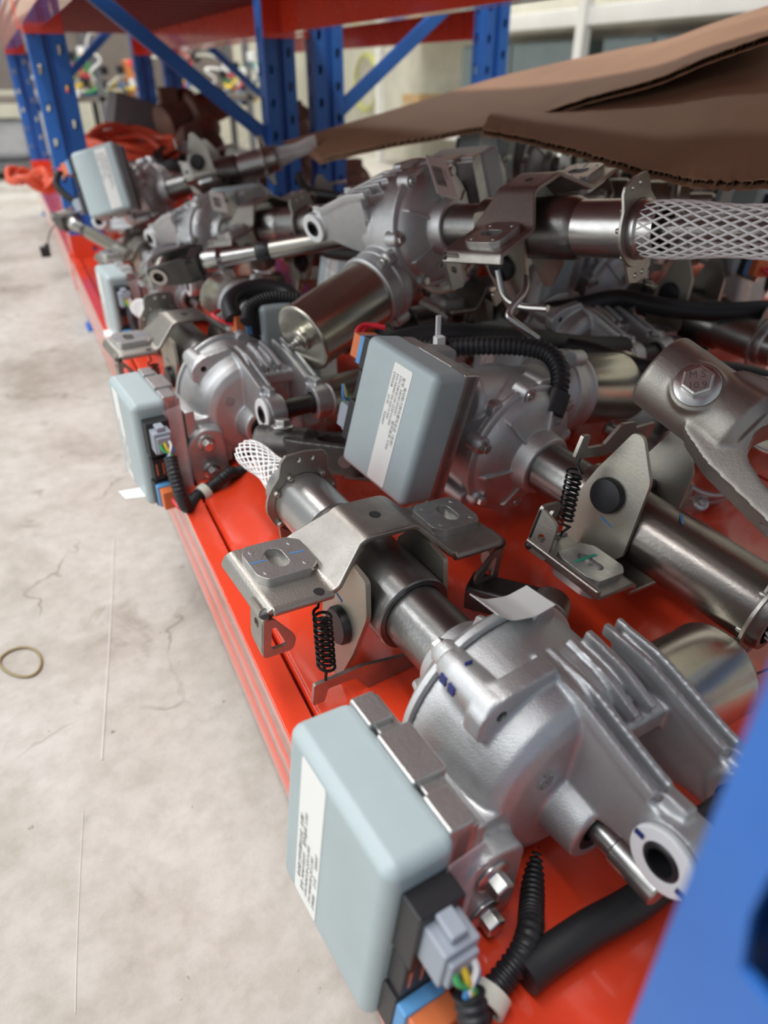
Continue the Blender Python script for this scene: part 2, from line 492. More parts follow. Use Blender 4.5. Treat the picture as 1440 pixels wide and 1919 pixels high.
def beam(x, ya, yb, ztop, hgt, parent, face=-1, th=0.046, m=None):
    """box beam along y; face=-1 puts the grooved face on the low-x side"""
    s = 1 if face < 0 else -1
    g = 0.0010
    prof = [(0, 0), (0, 0.026), (g, 0.028), (g, 0.032), (0, 0.034), (0, 0.060), (g, 0.062), (g, 0.066), (0, 0.068), (0, hgt), (0.022, hgt), (0.0235, hgt - 0.022), (th, hgt - 0.022), (th, 0)]
    mb = MB().prism([(x + s * p[0], ztop - hgt + p[1]) for p in prof], yb - ya, (0, (ya + yb) / 2, 0), (1, 0, 0), (0, 0, 1))
    return build(mb, 'beam', m or REDP, parent, bevel=0.0012)

def connector(xp, yc, ztop, side, parent, face=-1, h=0.16, w=0.083):
    """red L-shaped hook plate at the end of a beam, wrapped on the post. side=-1: on the low-y side of the post"""
    mb = MB(); t = 0.004
    ys = yc + side * (0.03 + t / 2 + 0.001)
    xa, xb = (xp - 0.003, xp - 0.003 + w) if face < 0 else (xp + 0.083 - w, xp + 0.083)
    mb.prism(circ_slot_plate(xa, xb, ztop - h, ztop), t, (0, ys, 0), (1, 0, 0), (0, 0, 1), [circ(0.006, 10, xa + 0.055, ztop - h + 0.035), circ(0.006, 10, xa + 0.055, ztop - 0.035)])
    xf = xa if face < 0 else xb
    mb.rng((xf - t / 2, xf + t / 2), (min(ys, yc), max(ys, yc)), (ztop - h, ztop))
    return build(mb, 'beam_connector', REDP, parent, bevel=0.001)
def circ_slot_plate(xa, xb, za, zb):
    return [(xa, za), (xb, za), (xb, zb), (xa, zb)]

def deck(x0, x1, ys, ztop, parent, m=None):
    for a, b in zip(ys, ys[1:]):
        mb = MB()
        a += 0.0012; b -= 0.0012
        prof = fillet([(x0, ztop - 0.028), (x0, ztop), (x1, ztop), (x1, ztop - 0.028)], 0.004)
        mb.strip([(p.x, p.y) for p in prof], 0.0016, b - a, (0, (a + b) / 2, -0.0008), (1, 0, 0), (0, 0, 1), 0.0)
        k = 5
        for i in range(k):        # folded stiffening ribs under the board
            yy = a + (b - a) * (i + 0.5) / k
            mb.rng((x0 + 0.01, x1 - 0.01), (yy - 0.012, yy + 0.012), (ztop - 0.024, ztop - 0.0018))
        build(mb, 'shelf_board', m or REDP, parent)

def brace(p, q, parent):
    p = V3(p); q = V3(q); d = (q - p).normalized()
    X, Y, Z = frame(d, (0, 1, 0))
    mb = MB()
    prof = fillet([(-0.016, 0.018), (-0.016, 0), (0.016, 0), (0.016, 0.018)], 0.003)
    L = (q - p).length
    mb.strip([(a.x, a.y) for a in prof], 0.002, L, (p + q) / 2, Y, X, 0.0)
    return build(mb, 'brace', BLUM, parent)

XB = 0.735
UPZ = 0.773     # top of the upper shelf
def rack(name, label, x0, x1, ya, yb, seams, low=True, up=True, posts=(), braces=(), near_conn=True, far_conn=True):
    t = empty(name, (x0, ya, 0), label, 'rack', 'red and blue boltless racks')
    inv = Matrix.Translation((-x0, -ya, 0))
    parts = []
    for (px, py) in posts: parts.append(upright(px, py, None))
    for lv, on in ((SH, low), (UPZ, up)):
        if not on: continue
        for (bx, fc) in ((x0, -1), (x1, 1)):
            b = beam(bx, ya + 0.032, yb - 0.032, lv, 0.095, None, fc); parts.append(b)
            px = x0 + 0.012 if fc < 0 else x1 - 0.092
            if near_conn: c = connector(px, ya, lv + 0.054, 1, b, fc)
            if far_conn: c = connector(px, yb, lv + 0.054, -1, b, fc)
        nb = len(COL.objects)
        before = set(COL.objects)
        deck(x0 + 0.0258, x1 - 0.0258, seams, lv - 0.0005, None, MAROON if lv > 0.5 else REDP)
        parts += [o for o in COL.objects if o not in before]
    for (p, q) in braces: parts.append(brace(p, q, None))
    for o in parts:
        o.parent = t
        o.data.transform(inv)
        for ch in o.children: ch.data.transform(inv)
    return t

Y0, Y1, Y2 = FRAME_Y
pf, pb = XF + 0.012, XB - 0.092
sec0, sec1 = XB + 0.03, XB + 0.65
qf, qb = sec0 + 0.012, sec1 - 0.092
ri = 0.06
rack('storage_rack', 'red and blue rack bay carrying the heap of steering columns, blurred post nearest',
     XF, XB, Y0, Y1, (0.055, 0.237, 0.737, 1.237, 1.737, 2.035),
     posts=((pf, Y0), (pb, Y0), (pf, Y1), (pb, Y1)),
     braces=(((pf + 0.08, Y1 - 0.01, 0.806), (pb + 0.012, Y1 - 0.01, 0.437)), ((pf + 0.08, Y1 - 0.01, 0.83), (pb, Y1 - 0.01, 1.22))))
rack('storage_rack', 'far red and blue rack bay loaded with orange cable coils, beyond the leftmost post',
     XF, XB, Y1, Y2, (2.105, 2.60, 3.10, 3.60, 4.065),
     posts=((pf, Y2), (pb, Y2)),
     braces=(((pf + 0.08, Y2 - 0.01, 0.45), (pb, Y2 - 0.01, 0.835)),))
rack('storage_rack', 'second row rack bay standing back to back behind the cardboard sheets',
     sec0, sec1, Y0, Y1, (0.055, 0.55, 1.05, 1.55, 2.035), up=False,
     posts=((qf, Y0), (qb, Y0), (qf, Y1), (qb, Y1)),
     braces=(((qf + 0.04, Y1 - 0.01, 0.477), (qb, Y1 - 0.01, 0.83)),))
rack('storage_rack', 'distant second row rack bay behind the blue centre post, stacked with brown castings',
     sec0, sec1, Y1, Y2, (2.105, 2.60, 3.10, 3.60, 4.065),
     posts=((qf, Y2), (qb, Y2)),
     braces=(((qf + 0.08, Y2 - 0.01, 0.84), (qb, Y2 - 0.01, 0.47)),))

# ================================================================== the electric steering column (one product, many of them)
# local axes: x = up the column towards the wheel, y = towards the control unit, z = mounting side
def arc_pts(c, r, a0, a1, n):
    return [(c[0] + r * math.cos(math.radians(a0 + (a1 - a0) * i / n)), c[1] + r * math.sin(math.radians(a0 + (a1 - a0) * i / n))) for i in range(n + 1)]

def make_column():
    T = empty('power_steering_unit')
    # ---------------- cast gear housing
    h = MB()
    h.lathe([(-0.0545, 0.020), (-0.054, 0.046), (-0.051, 0.054), (-0.045, 0.0595), (-0.034, 0.0625), (-0.015, 0.0640), (0.016, 0.0650)], (0, 0, -0.002), (1, 0, 0), 72)
    # output boss on the low end
    h.lathe([(-0.078, 0.0205), (-0.077, 0.0215), (-0.050, 0.024), (-0.030, 0.030)], (0, 0, -0.014), (1, 0, 0), 40)
    # worm tunnel across the bottom and its shoulder towards the motor
    h.lathe([(0.062, 0.022), (0.058, 0.026), (0.0, 0.027), (-0.040, 0.029), (-0.058, 0.040), (-0.066, 0.043)], (-0.016, 0, -0.040), (0, 1, 0), 48)
    h.lathe([(-0.004, 0.026), (-0.064, 0.032)], (-0.016, 0, -0.040), (0, 1, 0), 32)
    # foot towards the control unit
    h.rng((-0.052, -0.004), (0.030, 0.080), (-0.060, 0.002))
    h.rng((-0.060, 0.000), (0.072, 0.0835), (-0.066, 0.018))
    # ear plate with the two flange bolts
    h.prism(roundpoly([(0.040, -0.072), (0.084, -0.075), (0.088, -0.020), (0.070, -0.004), (0.044, -0.010)], 0.01), 0.012, (-0.060, 0, 0), (0, 1, 0), (0, 0, 1))
    # bridge and two fork arms for the tilt pivot
    PX, PZ = -0.118, 0.024
    out = [(-0.020, 0.058), (-0.040, 0.055), (-0.072, 0.046), (-0.098, 0.040), (-0.112, 0.040), (-0.126, 0.038), (-0.135, 0.030), (-0.137, 0.020), (-0.132, 0.010), (-0.122, 0.005), (-0.108, 0.006), (-0.094, 0.006), (-0.060, -0.004), (-0.030, -0.010)]
    for (ya, yb) in ((0.010, -0.004), (-0.046, -0.060)):
        h.prism(out, 0.014, (0, (ya + yb) / 2, 0), (1, 0, 0), (0, 0, 1))
        for yy in (ya - 0.0015, yb + 0.0015):       # cast rib lines along the top of the arm
            h.strip([(-0.012, 0.060), (-0.045, 0.0585), (-0.090, 0.046), (-0.100, 0.044)], 0.008, 0.004, (0, yy, 0), (1, 0, 0), (0, 0, 1))
        h.lathe([(0, 0.0185), (0.019, 0.0185)], (PX, yb - 0.0025, PZ), (0, 1, 0), 32)
        h.rng((-0.116, -0.102), ((ya + yb) / 2 - 0.005, (ya + yb) / 2 + 0.003), (0.036, 0.049))
    h.rng((-0.066, -0.020), (-0.058, 0.008), (0.030, 0.044))
    for yy in (-0.018, -0.032):
        h.strip([(-0.012, 0.060), (-0.040, 0.057), (-0.064, 0.048)], 0.010, 0.005, (0, yy, 0), (1, 0, 0), (0, 0, 1))
    # lug with a threaded boss on the shoulder
    h.lathe([(0.016, 0.0085), (0.006, 0.0105), (-0.028, 0.0120)], (0, 0.046, 0.050), (1, 0, 0), 28)
    h.rng((-0.026, 0.008), (0.034, 0.052), (0.030, 0.052))
    h.prism(roundpoly([(0.060, 0.036), (0.060, 0.052), (0.046, 0.063), (0.010, 0.069), (0.008, 0.058), (0.034, 0.030)], 0.004), 0.013, (-0.024, 0, 0), (0, 1, 0), (0, 0, 1))
    # pads on the underside of the rim
    for a in (205, 265, 320):
        ca, sa = math.cos(math.radians(a)), math.sin(math.radians(a))
        h.lathe([(-0.004, 0.007), (0.020, 0.0085)], (0, 0.0625 * ca, 0.0625 * sa - 0.002), (1, 0, 0), 20)
    cut = MB()
    cut.cyl((-0.095, 0, -0.014), (-0.060, 0, -0.014), 0.0155)
    for (ya, yb) in ((0.010, -0.004), (-0.046, -0.060)):
        cut.cyl((PX, yb - 0.006, PZ), (PX, ya + 0.006, PZ), 0.0125)
    cut.cyl((-0.05, 0.046, 0.050), (0.0, 0.046, 0.050), 0.0036, n=16)
    build(h, 'gear_housing', ALU, T, voxel=0.0013, smooth=5, cut=cut)
    # foundry stamp on the low face of the housing
    st = MB()
    for k in range(14):
        a = 2 * PI * k / 14
        st.box((-0.0538, 0.028 + 0.0052 * math.cos(a), 0.016 + 0.0052 * math.sin(a)), (0.004, 0.0011, 0.0011))
        if k % 2: st.box((-0.0538, 0.028 + 0.0026 * math.cos(a), 0.016 + 0.0026 * math.sin(a)), (0.004, 0.0010, 0.0010))
    build(st, 'cast_stamp', ALU2, T)
    # ---------------- cover plate on the tube side
    c = MB()
    c.lathe([(0.0165, 0.0660), (0.0170, 0.0672), (0.0215, 0.0672), (0.0225, 0.0660), (0.0235, 0.0610), (0.0290, 0.0580), (0.0325, 0.0530), (0.0365, 0.0430), (0.0385, 0.0350), (0.0400, 0.0310), (0.0560, 0.0290), (0.0570, 0.0275), (0.0570, 0.0240)], (0, 0, 0), (1, 0, 0), 72)
    for k in range(6):
        a = math.radians(20 + 60 * k)
        d = V3((0, math.cos(a), math.sin(a)))
        c.prism([(0.027, 0.034), (0.027, 0.046), (0.031, 0.0430), (0.0560, 0.0345), (0.060, 0.025)], 0.0035, (0, 0, 0), d, (1, 0, 0))
        dd = V3((0, math.cos(a + 0.5), math.sin(a + 0.5)))
        c.lathe([(0.010, 0.0090), (0.0225, 0.0090), (0.0265, 0.0080)], dd * 0.0625, (1, 0, 0), 24)
    cv = build(c, 'gear_cover', ALU, T, bevel=0.0009)
    for k in range(6):
        a = math.radians(20 + 60 * k) + 0.5
        dd = V3((0, math.cos(a), math.sin(a)))
        if k in (1, 4): build(MB().ring([(0, 0.0033), (0, 0.0055), (0.002, 0.0050), (0.002, 0.0033)], V3((0.0262, 0, 0)) + dd * 0.0625, (1, 0, 0), 20), 'threaded_bush', BOLTM, cv)
        else: build(MB().hexbolt(V3((0.0262, 0, 0)) + dd * 0.0625, (1, 0, 0), 0.0052, 0.0048, 0.0074, 0.0016), 'bolt', BOLTM, cv, bevel=0.0004)
    # raised cast mark on the cover
    st = MB()
    for k in range(14):
        a = 2 * PI * k / 14
        st.box((0.0372, -0.020 + 0.0042 * math.cos(a), -0.037 + 0.0042 * math.sin(a)), (0.005, 0.001, 0.001))
    build(st, 'cast_stamp', ALU2, cv)
    # ---------------- motor
    mo = V3((-0.016, 0, -0.040))
    f = MB()
    f.lathe([(0.062, 0.041), (0.0635, 0.0435), (0.074, 0.0435), (0.076, 0.0415), (0.086, 0.0415), (0.088, 0.0430), (0.093, 0.0430), (0.0945, 0.0415)], mo, (0, -1, 0), 64)
    for a in (50, 170, 290):
        d = V3((math.cos(math.radians(a)), 0, math.sin(math.radians(a))))
        f.lathe([(0.060, 0.0085), (0.078, 0.0085)], mo + d * 0.045, (0, -1, 0), 24)
    mf = build(f, 'motor_flange', ALU, T, bevel=0.0009)
    for a in (50, 170, 290):
        d = V3((math.cos(math.radians(a)), 0, math.sin(math.radians(a))))
        build(MB().hexbolt(mo + d * 0.045 + V3((0, -0.0778, 0)), (0, -1, 0), 0.0052, 0.005, 0.0076, 0.0016), 'bolt', BOLTM, mf, bevel=0.0004)
    mc = MB()
    mc.lathe([(0.094, 0.0385), (0.0955, 0.0395), (0.098, 0.0385), (0.196, 0.0385), (0.198, 0.0395), (0.2005, 0.0397), (0.202, 0.0385), (0.2025, 0.036), (0.2005, 0.032), (0.2000, 0.014), (0.206, 0.0125), (0.2075, 0.0105)], mo, (0, -1, 0), 72)
    can = build(mc, 'motor_can', ZINC, T, bevel=0.0004)
    build(MB().hexbolt(mo + V3((0, -0.2075, 0)), (0, -1, 0), 0.0058, 0.0035, 0.0062, 0.001, 0.006), 'end_stud', BOLTM, can)
    _n0 = set(COL.objects)
    # ---------------- control unit: finned aluminium base and coated cover
    b = MB()
    b.rng((-0.088, 0.0005), (0.0845, 0.0985), (-0.070, 0.0495))
    ba = build(b, 'control_unit_base', ALU2, T, bevel=0.0012)
    for (xx, yy, zz) in (((-0.088, -0.066), (0.088, 0.1025), (-0.0708, 0.0535)), ((-0.020, 0.0005), (0.088, 0.1025), (-0.0708, 0.0535)), ((-0.059, -0.026), (0.082, 0.1025), (0.030, 0.0535))):
        build(MB().rng(xx, yy, zz), 'base_pad', ALU2, ba, bevel=0.0014)
    cvr = MB().rng((-0.092, 0.003), (0.099, 0.137), (-0.072, 0.052))
    cc = build(cvr, 'control_unit_cover', ECU, T, bevel=0.0075, seg=5)
    # label with its printed lines
    lb = MB().prism(rrect(0.110, 0.0240, 0.002), 0.0003, (-0.0310, 0.13722, -0.009), (0, 0, 1), (1, 0, 0))
    lo = build(lb, 'sticker', WHT, T, flat=True)
    lines = ['      电动助力转向管柱总成（右侧）', '型号: 340401000201    软件版本: 5.000', 'HW:34040100-Q201H.000', 'SW:34040100-Q015.000', 'DP0008      23.02      000497']
    for i, tx in enumerate(lines):
        text(tx, 0.0041, INK, lo, (-0.0245 - i * 0.0042, 0.13745, -0.056), (0, 0, 1), (1, 0, 0))
    # sockets on the low end
    build(MB().rng((-0.106, -0.090), (0.104, 0.129), (-0.004, 0.036)), 'connector_socket', BLKP, T, bevel=0.001)
    so = build(MB().rng((-0.103, -0.090), (0.104, 0.128), (-0.034, -0.008)), 'connector_socket', BLKP, T, bevel=0.001)
    build(MB().rng((-0.103, -0.090), (0.104, 0.130), (-0.066, -0.036)), 'connector_socket', BLKP, T, bevel=0.001)
    for yy in (0.110, 0.117, 0.124): build(MB().rng((-0.1034, -0.102), (yy - 0.0008, yy + 0.0008), (-0.028, -0.014)), 'copper_contact', COPP, so)
    # grey signal plug, its wires and corrugated sleeve
    pg = MB().rng((-0.121, -0.104), (0.107, 0.126), (0.006, 0.030)).rng((-0.118, -0.100), (0.112, 0.121), (0.030, 0.035)).rng((-0.124, -0.118), (0.109, 0.124), (0.008, 0.026))
    po = build(pg, 'signal_plug', GREYP, T, bevel=0.0012)
    for i, (mm, yy, zz) in enumerate(((WGRN, 0.121, 0.020), (WYEL, 0.117, 0.021), (WWHT, 0.112, 0.022), (MARKB, 0.110, 0.016))):
        build(MB().sweep(catmull([(-0.122, yy, zz), (-0.126, yy - 0.001, zz - 0.006), (-0.129, 0.1125 + i * 0.0015, 0.006), (-0.136, 0.115, -0.004)], 5), 0.0016, 8), 'wire', mm, po)
    hp = [(-0.128, 0.114, 0.004), (-0.140, 0.116, -0.010), (-0.150, 0.115, -0.032), (-0.142, 0.108, -0.052), (-0.122, 0.092, -0.056), (-0.117, 0.072, -0.051), (-0.114, 0.058, -0.046), (-0.107, 0.045, -0.046), (-0.095, 0.030, -0.056), (-0.070, 0.0, -0.065), (-0.035, -0.05, -0.066)]
    build(MB().hose(hp, 0.0072), 'corrugated_sleeve', RUB, T)
    build(MB().ring([(-0.0045, 0.0076), (-0.0045, 0.0100), (0.0045, 0.0100), (0.0045, 0.0076)], (-0.1195, 0.082, -0.0545), (0.35, -0.90, 0.2), 24), 'cable_clip', CREAM, T)
    # blue and orange power plug
    pb_ = MB().rng((-0.110, -0.100), (0.105, 0.129), (-0.064, -0.038))
    o1 = build(pb_, 'power_plug', BLUEP, T, bevel=0.0012)
    build(MB().rng((-0.122, -0.109), (0.103, 0.127), (-0.062, -0.040)), 'plug_lock', ORGP, o1, bevel=0.0012)
    for yy in (0.111, 0.118):
        build(MB().sweep(catmull([(-0.120, yy, -0.050), (-0.134, yy - 0.004, -0.056), (-0.140, yy - 0.016, -0.062), (-0.128, 0.086, -0.064)], 6), 0.0024, 8), 'wire', WRED, o1)
    # clear film guarding the sockets
    build(MB().prism([(0.084, -0.060), (0.104, -0.060), (0.106, 0.040), (0.086, 0.044)], 0.0004, (-0.094, 0, 0), (0, 1, 0), (0, 0, 1)), 'clear_guard', CLEAR, T)
    for o_ in [q for q in COL.objects if q not in _n0]: o_.data.transform(Matrix.Translation((0.020, 0.004, -0.009)))
    # flange bolts on the ear
    for (yy, zz) in ((0.066, -0.022), (0.063, -0.058)):
        build(MB().hexbolt((-0.066, yy, zz), (-1, 0, 0), 0.0065, 0.0085, 0.0105, 0.0028), 'flange_bolt', BOLTM, T, bevel=0.0005)
    # ---------------- column tubes
    build(MB().pipe((0.050, 0, 0), (0.150, 0, 0), 0.0243, 0.0215, 56), 'inner_tube', TUBE, T, bevel=0.0004)
    build(MB().ring([(0.104, 0.0247), (0.1035, 0.0290), (0.1045, 0.0300), (0.215, 0.0300), (0.222, 0.0268), (0.222, 0.024)], (0, 0, 0), (1, 0, 0), 64), 'outer_tube', TUBE, T)
    build(MB().ring([(0.218, 0.0235), (0.218, 0.0266), (0.2875, 0.0266), (0.2900, 0.0245), (0.304, 0.0240), (0.304, 0.0225)], (0, 0, 0), (1, 0, 0), 64), 'upper_tube', TUBE2, T)
    # flange plate with holes and weld balls
    fo = arc_pts((0, 0), 0.0335, 205, 335, 14) + arc_pts((0, 0), 0.0345, -12, 28, 4) + [(0.024, 0.026), (0.0225, 0.040), (0.018, 0.0455), (0.0, 0.0475), (-0.018, 0.0455), (-0.0225, 0.040), (-0.024, 0.026)] + arc_pts((0, 0), 0.0345, 152, 192, 4)
    fo = [(p[0], p[1]) for p in fo]
    fp = build(MB().prism(fo, 0.003, (0.280, 0, 0), (0, 1, 0), (0, 0, 1), [circ(0.0268, 40), circ(0.0024, 12, 0.006, 0.040), circ(0.0024, 12, -0.007, 0.040)]), 'flange_plate', STEEL, T, bevel=0.0008)
    lo2 = [(-0.024, -0.020), (-0.020, -0.044), (-0.006, -0.050), (0.006, -0.050), (0.020, -0.044), (0.024, -0.020), (0.014, -0.0278), (0, -0.0300), (-0.014, -0.0278)]
    build(MB().prism(lo2, 0.003, (0.2768, 0, 0), (0, 1, 0), (0, 0, 1), [circ(0.0026, 12, 0.004, -0.043), circ(0.0026, 12, -0.009, -0.041)]), 'lower_lobe', STEEL, fp, bevel=0.0008)
    for a in (25, 60, 125, 160, 215, 320):
        d = V3((0, math.cos(math.radians(a)), math.sin(math.radians(a))))
        build(MB().lathe([(-0.0032, 0.001), (-0.0026, 0.0022), (0, 0.0030), (0.0026, 0.0022), (0.0032, 0.001)], V3((0.2765, 0, 0)) + d * 0.0292, (1, 0, 0), 12), 'weld_ball', STEEL, fp)
    # net sleeve over the splined end
    nt = MB(); NS = 14; x0, x1 = 0.290, 0.392
    def netp(t, ph, sg):
        r = 0.0180 - 0.0060 * t + 0.0015 * math.sin(9 * t)
        a = ph + sg * t * 3.6
        return V3((x0 + (x1 - x0) * t, r * math.cos(a) + 0.004 * t * t, r * math.sin(a) - 0.006 * t * t))
    for sg in (1, -1):
        for k in range(NS):
            nt.sweep([netp(i / 22, 2 * PI * k / NS, sg) for i in range(23)], 0.0009, 5)
    build(nt, 'net_sleeve', NETM, T)
    build(MB().lathe([(0.27, 0.0095), (0.335, 0.0095), (0.338, 0.007), (0.372, 0.0065), (0.374, 0.005)], (0, 0, 0), (1, 0, 0), 28), 'splined_shaft', TUBE2, T)
    # ---------------- mounting bracket: pressed hat with two wings
    half = [(0.000, 0.046), (0.021, 0.046), (0.052, 0.019), (0.101, 0.019), (0.1045, 0.010)]
    prof = [(-p[0], p[1]) for p in reversed(half[1:])] + half
    def wid(p):
        a = abs(p.x)
        k = min(1, max(0, (a - 0.028) / 0.02))
        return (-0.024 - 0.013 * k, 0.024 + 0.012 * k)
    br = MB().strip(prof, 0.0048, wid, (0.166, 0, 0), (0, 1, 0), (0, 0, 1), 0.0055)
    bo = build(br, 'mounting_bracket', STEEL, T, bevel=0.0016)
    build(MB().lathe([(0, 0.0045), (0.0005, 0.0045)], (0.166, 0, 0.0481), (0, 0, 1), 24), 'hole', BLKP, bo)
    for sg in (1, -1):
        # rolled lip along the low edge of each wing
        build(MB().lathe([(0, 0.0036), (0.046, 0.0036)], (0.1305, sg * 0.053, 0.0178), (0, sg, 0), 16), 'rolled_lip', STEEL, bo, bevel=0.0012)
        # stiffening dent on each slope
        build(MB().lathe([(-0.019, 0.0008), (-0.016, 0.0030), (0, 0.0038), (0.016, 0.0030), (0.019, 0.0008)], (0.160, sg * 0.0515, 0.0195), (1, 0, 0), 16), 'pressed_dent', STEEL, bo)
        # slotted aluminium capsule above and below the wing
        cp_ = roundpoly([(-0.025, -0.014), (-0.017, -0.021), (0.016, -0.021), (0.021, -0.013), (0.021, 0.013), (0.016, 0.021), (-0.017, 0.021), (-0.025, 0.014)], 0.002, 2)
        slot = [(p[0], p[1]) for p in rrect(0.013, 0.023, 0.0063, 6)]
        cap = MB()
        cap.prism(cp_, 0.007, (0.172, sg * 0.076, 0.0247), (0, sg, 0), (1, 0, 0), [slot])
        cap.prism(cp_, 0.006, (0.172, sg * 0.076, 0.0140), (0, sg, 0), (1, 0, 0), [slot])
        ko = build(cap, 'bracket_capsule', ALU2, T, bevel=0.0009)
        for (dy, dx) in ((-0.016, 0.013), (-0.016, -0.013), (0.014, 0.013), (0.014, -0.013)):
            build(MB().lathe([(0.0, 0.0021), (0.0005, 0.0019)], (0.172 + dx, sg * (0.076 + dy), 0.0282), (0, 0, 1), 14), 'rivet_pin', ALU2, ko)
        # folded tab with a loop at the low corner of the wing
        tb = MB()
        tb.prism(roundpoly([(0.130, 0.019), (0.152, 0.019), (0.150, -0.014), (0.130, -0.020)], 0.005), 0.003, (0, sg * 0.1035, 0), (1, 0, 0), (0, 0, 1), [circ(0.0036, 14, 0.141, 0.003)])
        tb.prism(roundpoly([(0.082, -0.021), (0.105, -0.021), (0.105, 0.012), (0.098, 0.012), (0.080, -0.010)], 0.004), 0.003, (0.1312, 0, 0), (0, sg, 0), (0, 0, 1), [roundpoly([(0.087, -0.015), (0.099, -0.015), (0.099, 0.004), (0.096, 0.004)], 0.003)])
        to = build(tb, 'corner_tab', STEEL, T, bevel=0.0007)
        build(MB().lathe([(-0.005, 0.001), (-0.003, 0.0035), (0, 0.0045), (0.003, 0.0035), (0.005, 0.001)], (0.1325, sg * 0.102, 0.0155), (0, 1, 0), 14), 'weld_bead', DARKST, to)
        # cheek plate with a black cap
        ck = MB().prism(roundpoly([(0.118, 0.030), (0.158, 0.034), (0.176, 0.014), (0.171, -0.052), (0.150, -0.082), (0.141, -0.082), (0.124, -0.040), (0.112, 0.002)], 0.004), 0.0042, (0, sg * 0.0335, 0), (1, 0, 0), (0, 0, 1))
        k2 = build(ck, 'cheek_plate', YELZ, T, bevel=0.0008)
        build(MB().lathe([(0, 0.0150), (0.004, 0.0150), (0.0062, 0.0136), (0.0066, 0.008)], (0.143, sg * 0.0356, -0.026), (0, sg, 0), 40), 'round_cap', BLKP, k2)
    # paint marks
    pm = MB().box((0.138, 0.070, 0.0212), (0.003, 0.036, 0.0004), frame(V3((0, 0, 1)), (0.95, 0.3, 0)))
    build(MB().prism([(-0.018, -0.0012), (0.018, -0.003), (0.018, 0.001), (-0.018, 0.0004)], 0.0003, (0.143, 0.072, 0.02115), (0, 1, 0.0), (-1, 0, 0)), 'paint_mark', MARKB, bo)
    build(MB().rng((0.1713, 0.1725), (0.055, 0.066), (0.02815, 0.0284)).rng((0.1713, 0.1725), (0.085, 0.096), (0.02815, 0.0284)), 'paint_mark', MARKB, T)
    build(MB().prism([(0, -0.001), (0.012, 0.002), (0.012, 0.003), (0, 0.001)], 0.0003, (0.145, 0.0359, -0.006), (1, 0, 0), (0, 0, 1)), 'paint_mark', MARKB, T)
    # hook strip, release rod and tension spring
    hk = MB().strip([(0.112, -0.052), (0.112, -0.062), (0.116, -0.062)], 0.003, 0.004, (0, 0.060, 0), (1, 0, 0), (0, 0, 1), 0.001)
    hk = MB().prism(roundpoly([(-0.034, -0.075), (-0.034, -0.060), (0.030, -0.050), (0.070, -0.052), (0.070, -0.072), (0.060, -0.072), (0.058, -0.060), (0.035, -0.060), (0.020, -0.078), (0.000, -0.078), (-0.004, -0.072)], 0.002), 0.003, (0.120, 0, 0), (0, 1, 0), (0, 0, 1))
    ho = build(hk, 'hook_strip', STEEL, T, bevel=0.0008)
    sp = [V3((0.1325, 0.0630, 0.021)), V3((0.1325, 0.0630, 0.012))]
    turns = 10; zt, zb = 0.004, -0.040
    for i in range(turns * 14 + 1):
        t = i / (turns * 14); a = 2 * PI * turns * t
        q = V3((0.130 - 0.010 * t, 0.061 - 0.001 * t, zt + (zb - zt) * t))
        sp.append(q + V3((0.0062 * math.cos(a), 0.0062 * math.sin(a), 0)))
    sp += [V3((0.1200, 0.060, -0.045)), V3((0.1200, 0.060, -0.056))]
    build(MB().sweep(sp, 0.00115, 7), 'tension_spring', SPRING, T)
    build(MB().lathe([(0, 0.0040), (0.0004, 0.0040)], (0.1325, 0.063, 0.0211), (0, 0, 1), 20), 'spring_hole', BLKP, bo)
    build(MB().cyl((0.143, -0.037, -0.026), (0.143, 0.037, -0.026), 0.0055, n=20), 'tilt_pin', DARKST, T)
    build(MB().sweep(catmull([(0.143, -0.044, -0.026), (0.150, -0.050, -0.050), (0.170, -0.052, -0.060), (0.205, -0.052, -0.060)], 6), 0.0035, 10), 'release_rod', BOLTM, T)
    # ---------------- pivot bushes, output shaft
    for k, (ya, sg) in enumerate(((0.010, 1), (-0.0605, -1))):
        rg = MB().ring([(0.001, 0.0098), (0.001, 0.0172), (0.0042, 0.0178), (0.0055, 0.0170), (0.0055, 0.0098)], (PX, ya + (0.002 if sg > 0 else 0), PZ), (0, sg, 0), 44)
        bo_ = build(rg, 'pivot_bush', NYL, T, bevel=0.0006)
        build(MB().ring([(-0.012, 0.0070), (-0.012, 0.0097), (0.0048, 0.0100), (0.0060, 0.0088), (0.0060, 0.0070)], (PX, ya + (0.002 if sg > 0 else 0), PZ), (0, sg, 0), 36), 'bush_liner', BLKP, bo_)
    build(MB().cyl((PX, -0.048, PZ), (PX, -0.003, PZ), 0.0105, n=32), 'pivot_sleeve', DARKST, T)
    sh = MB().lathe([(-0.040, 0.0078), (-0.090, 0.0078), (-0.091, 0.0092), (-0.118, 0.0092), (-0.119, 0.0078)], (0, 0, -0.014), (1, 0, 0), 28)
    build(sh, 'output_shaft', TUBE2, T)
    build(MB().ring([(-0.0765, 0.0105), (-0.0775, 0.0155), (-0.071, 0.0155), (-0.071, 0.0105)], (0, 0, -0.014), (1, 0, 0), 36), 'shaft_seal', BLKP, T)
    return T

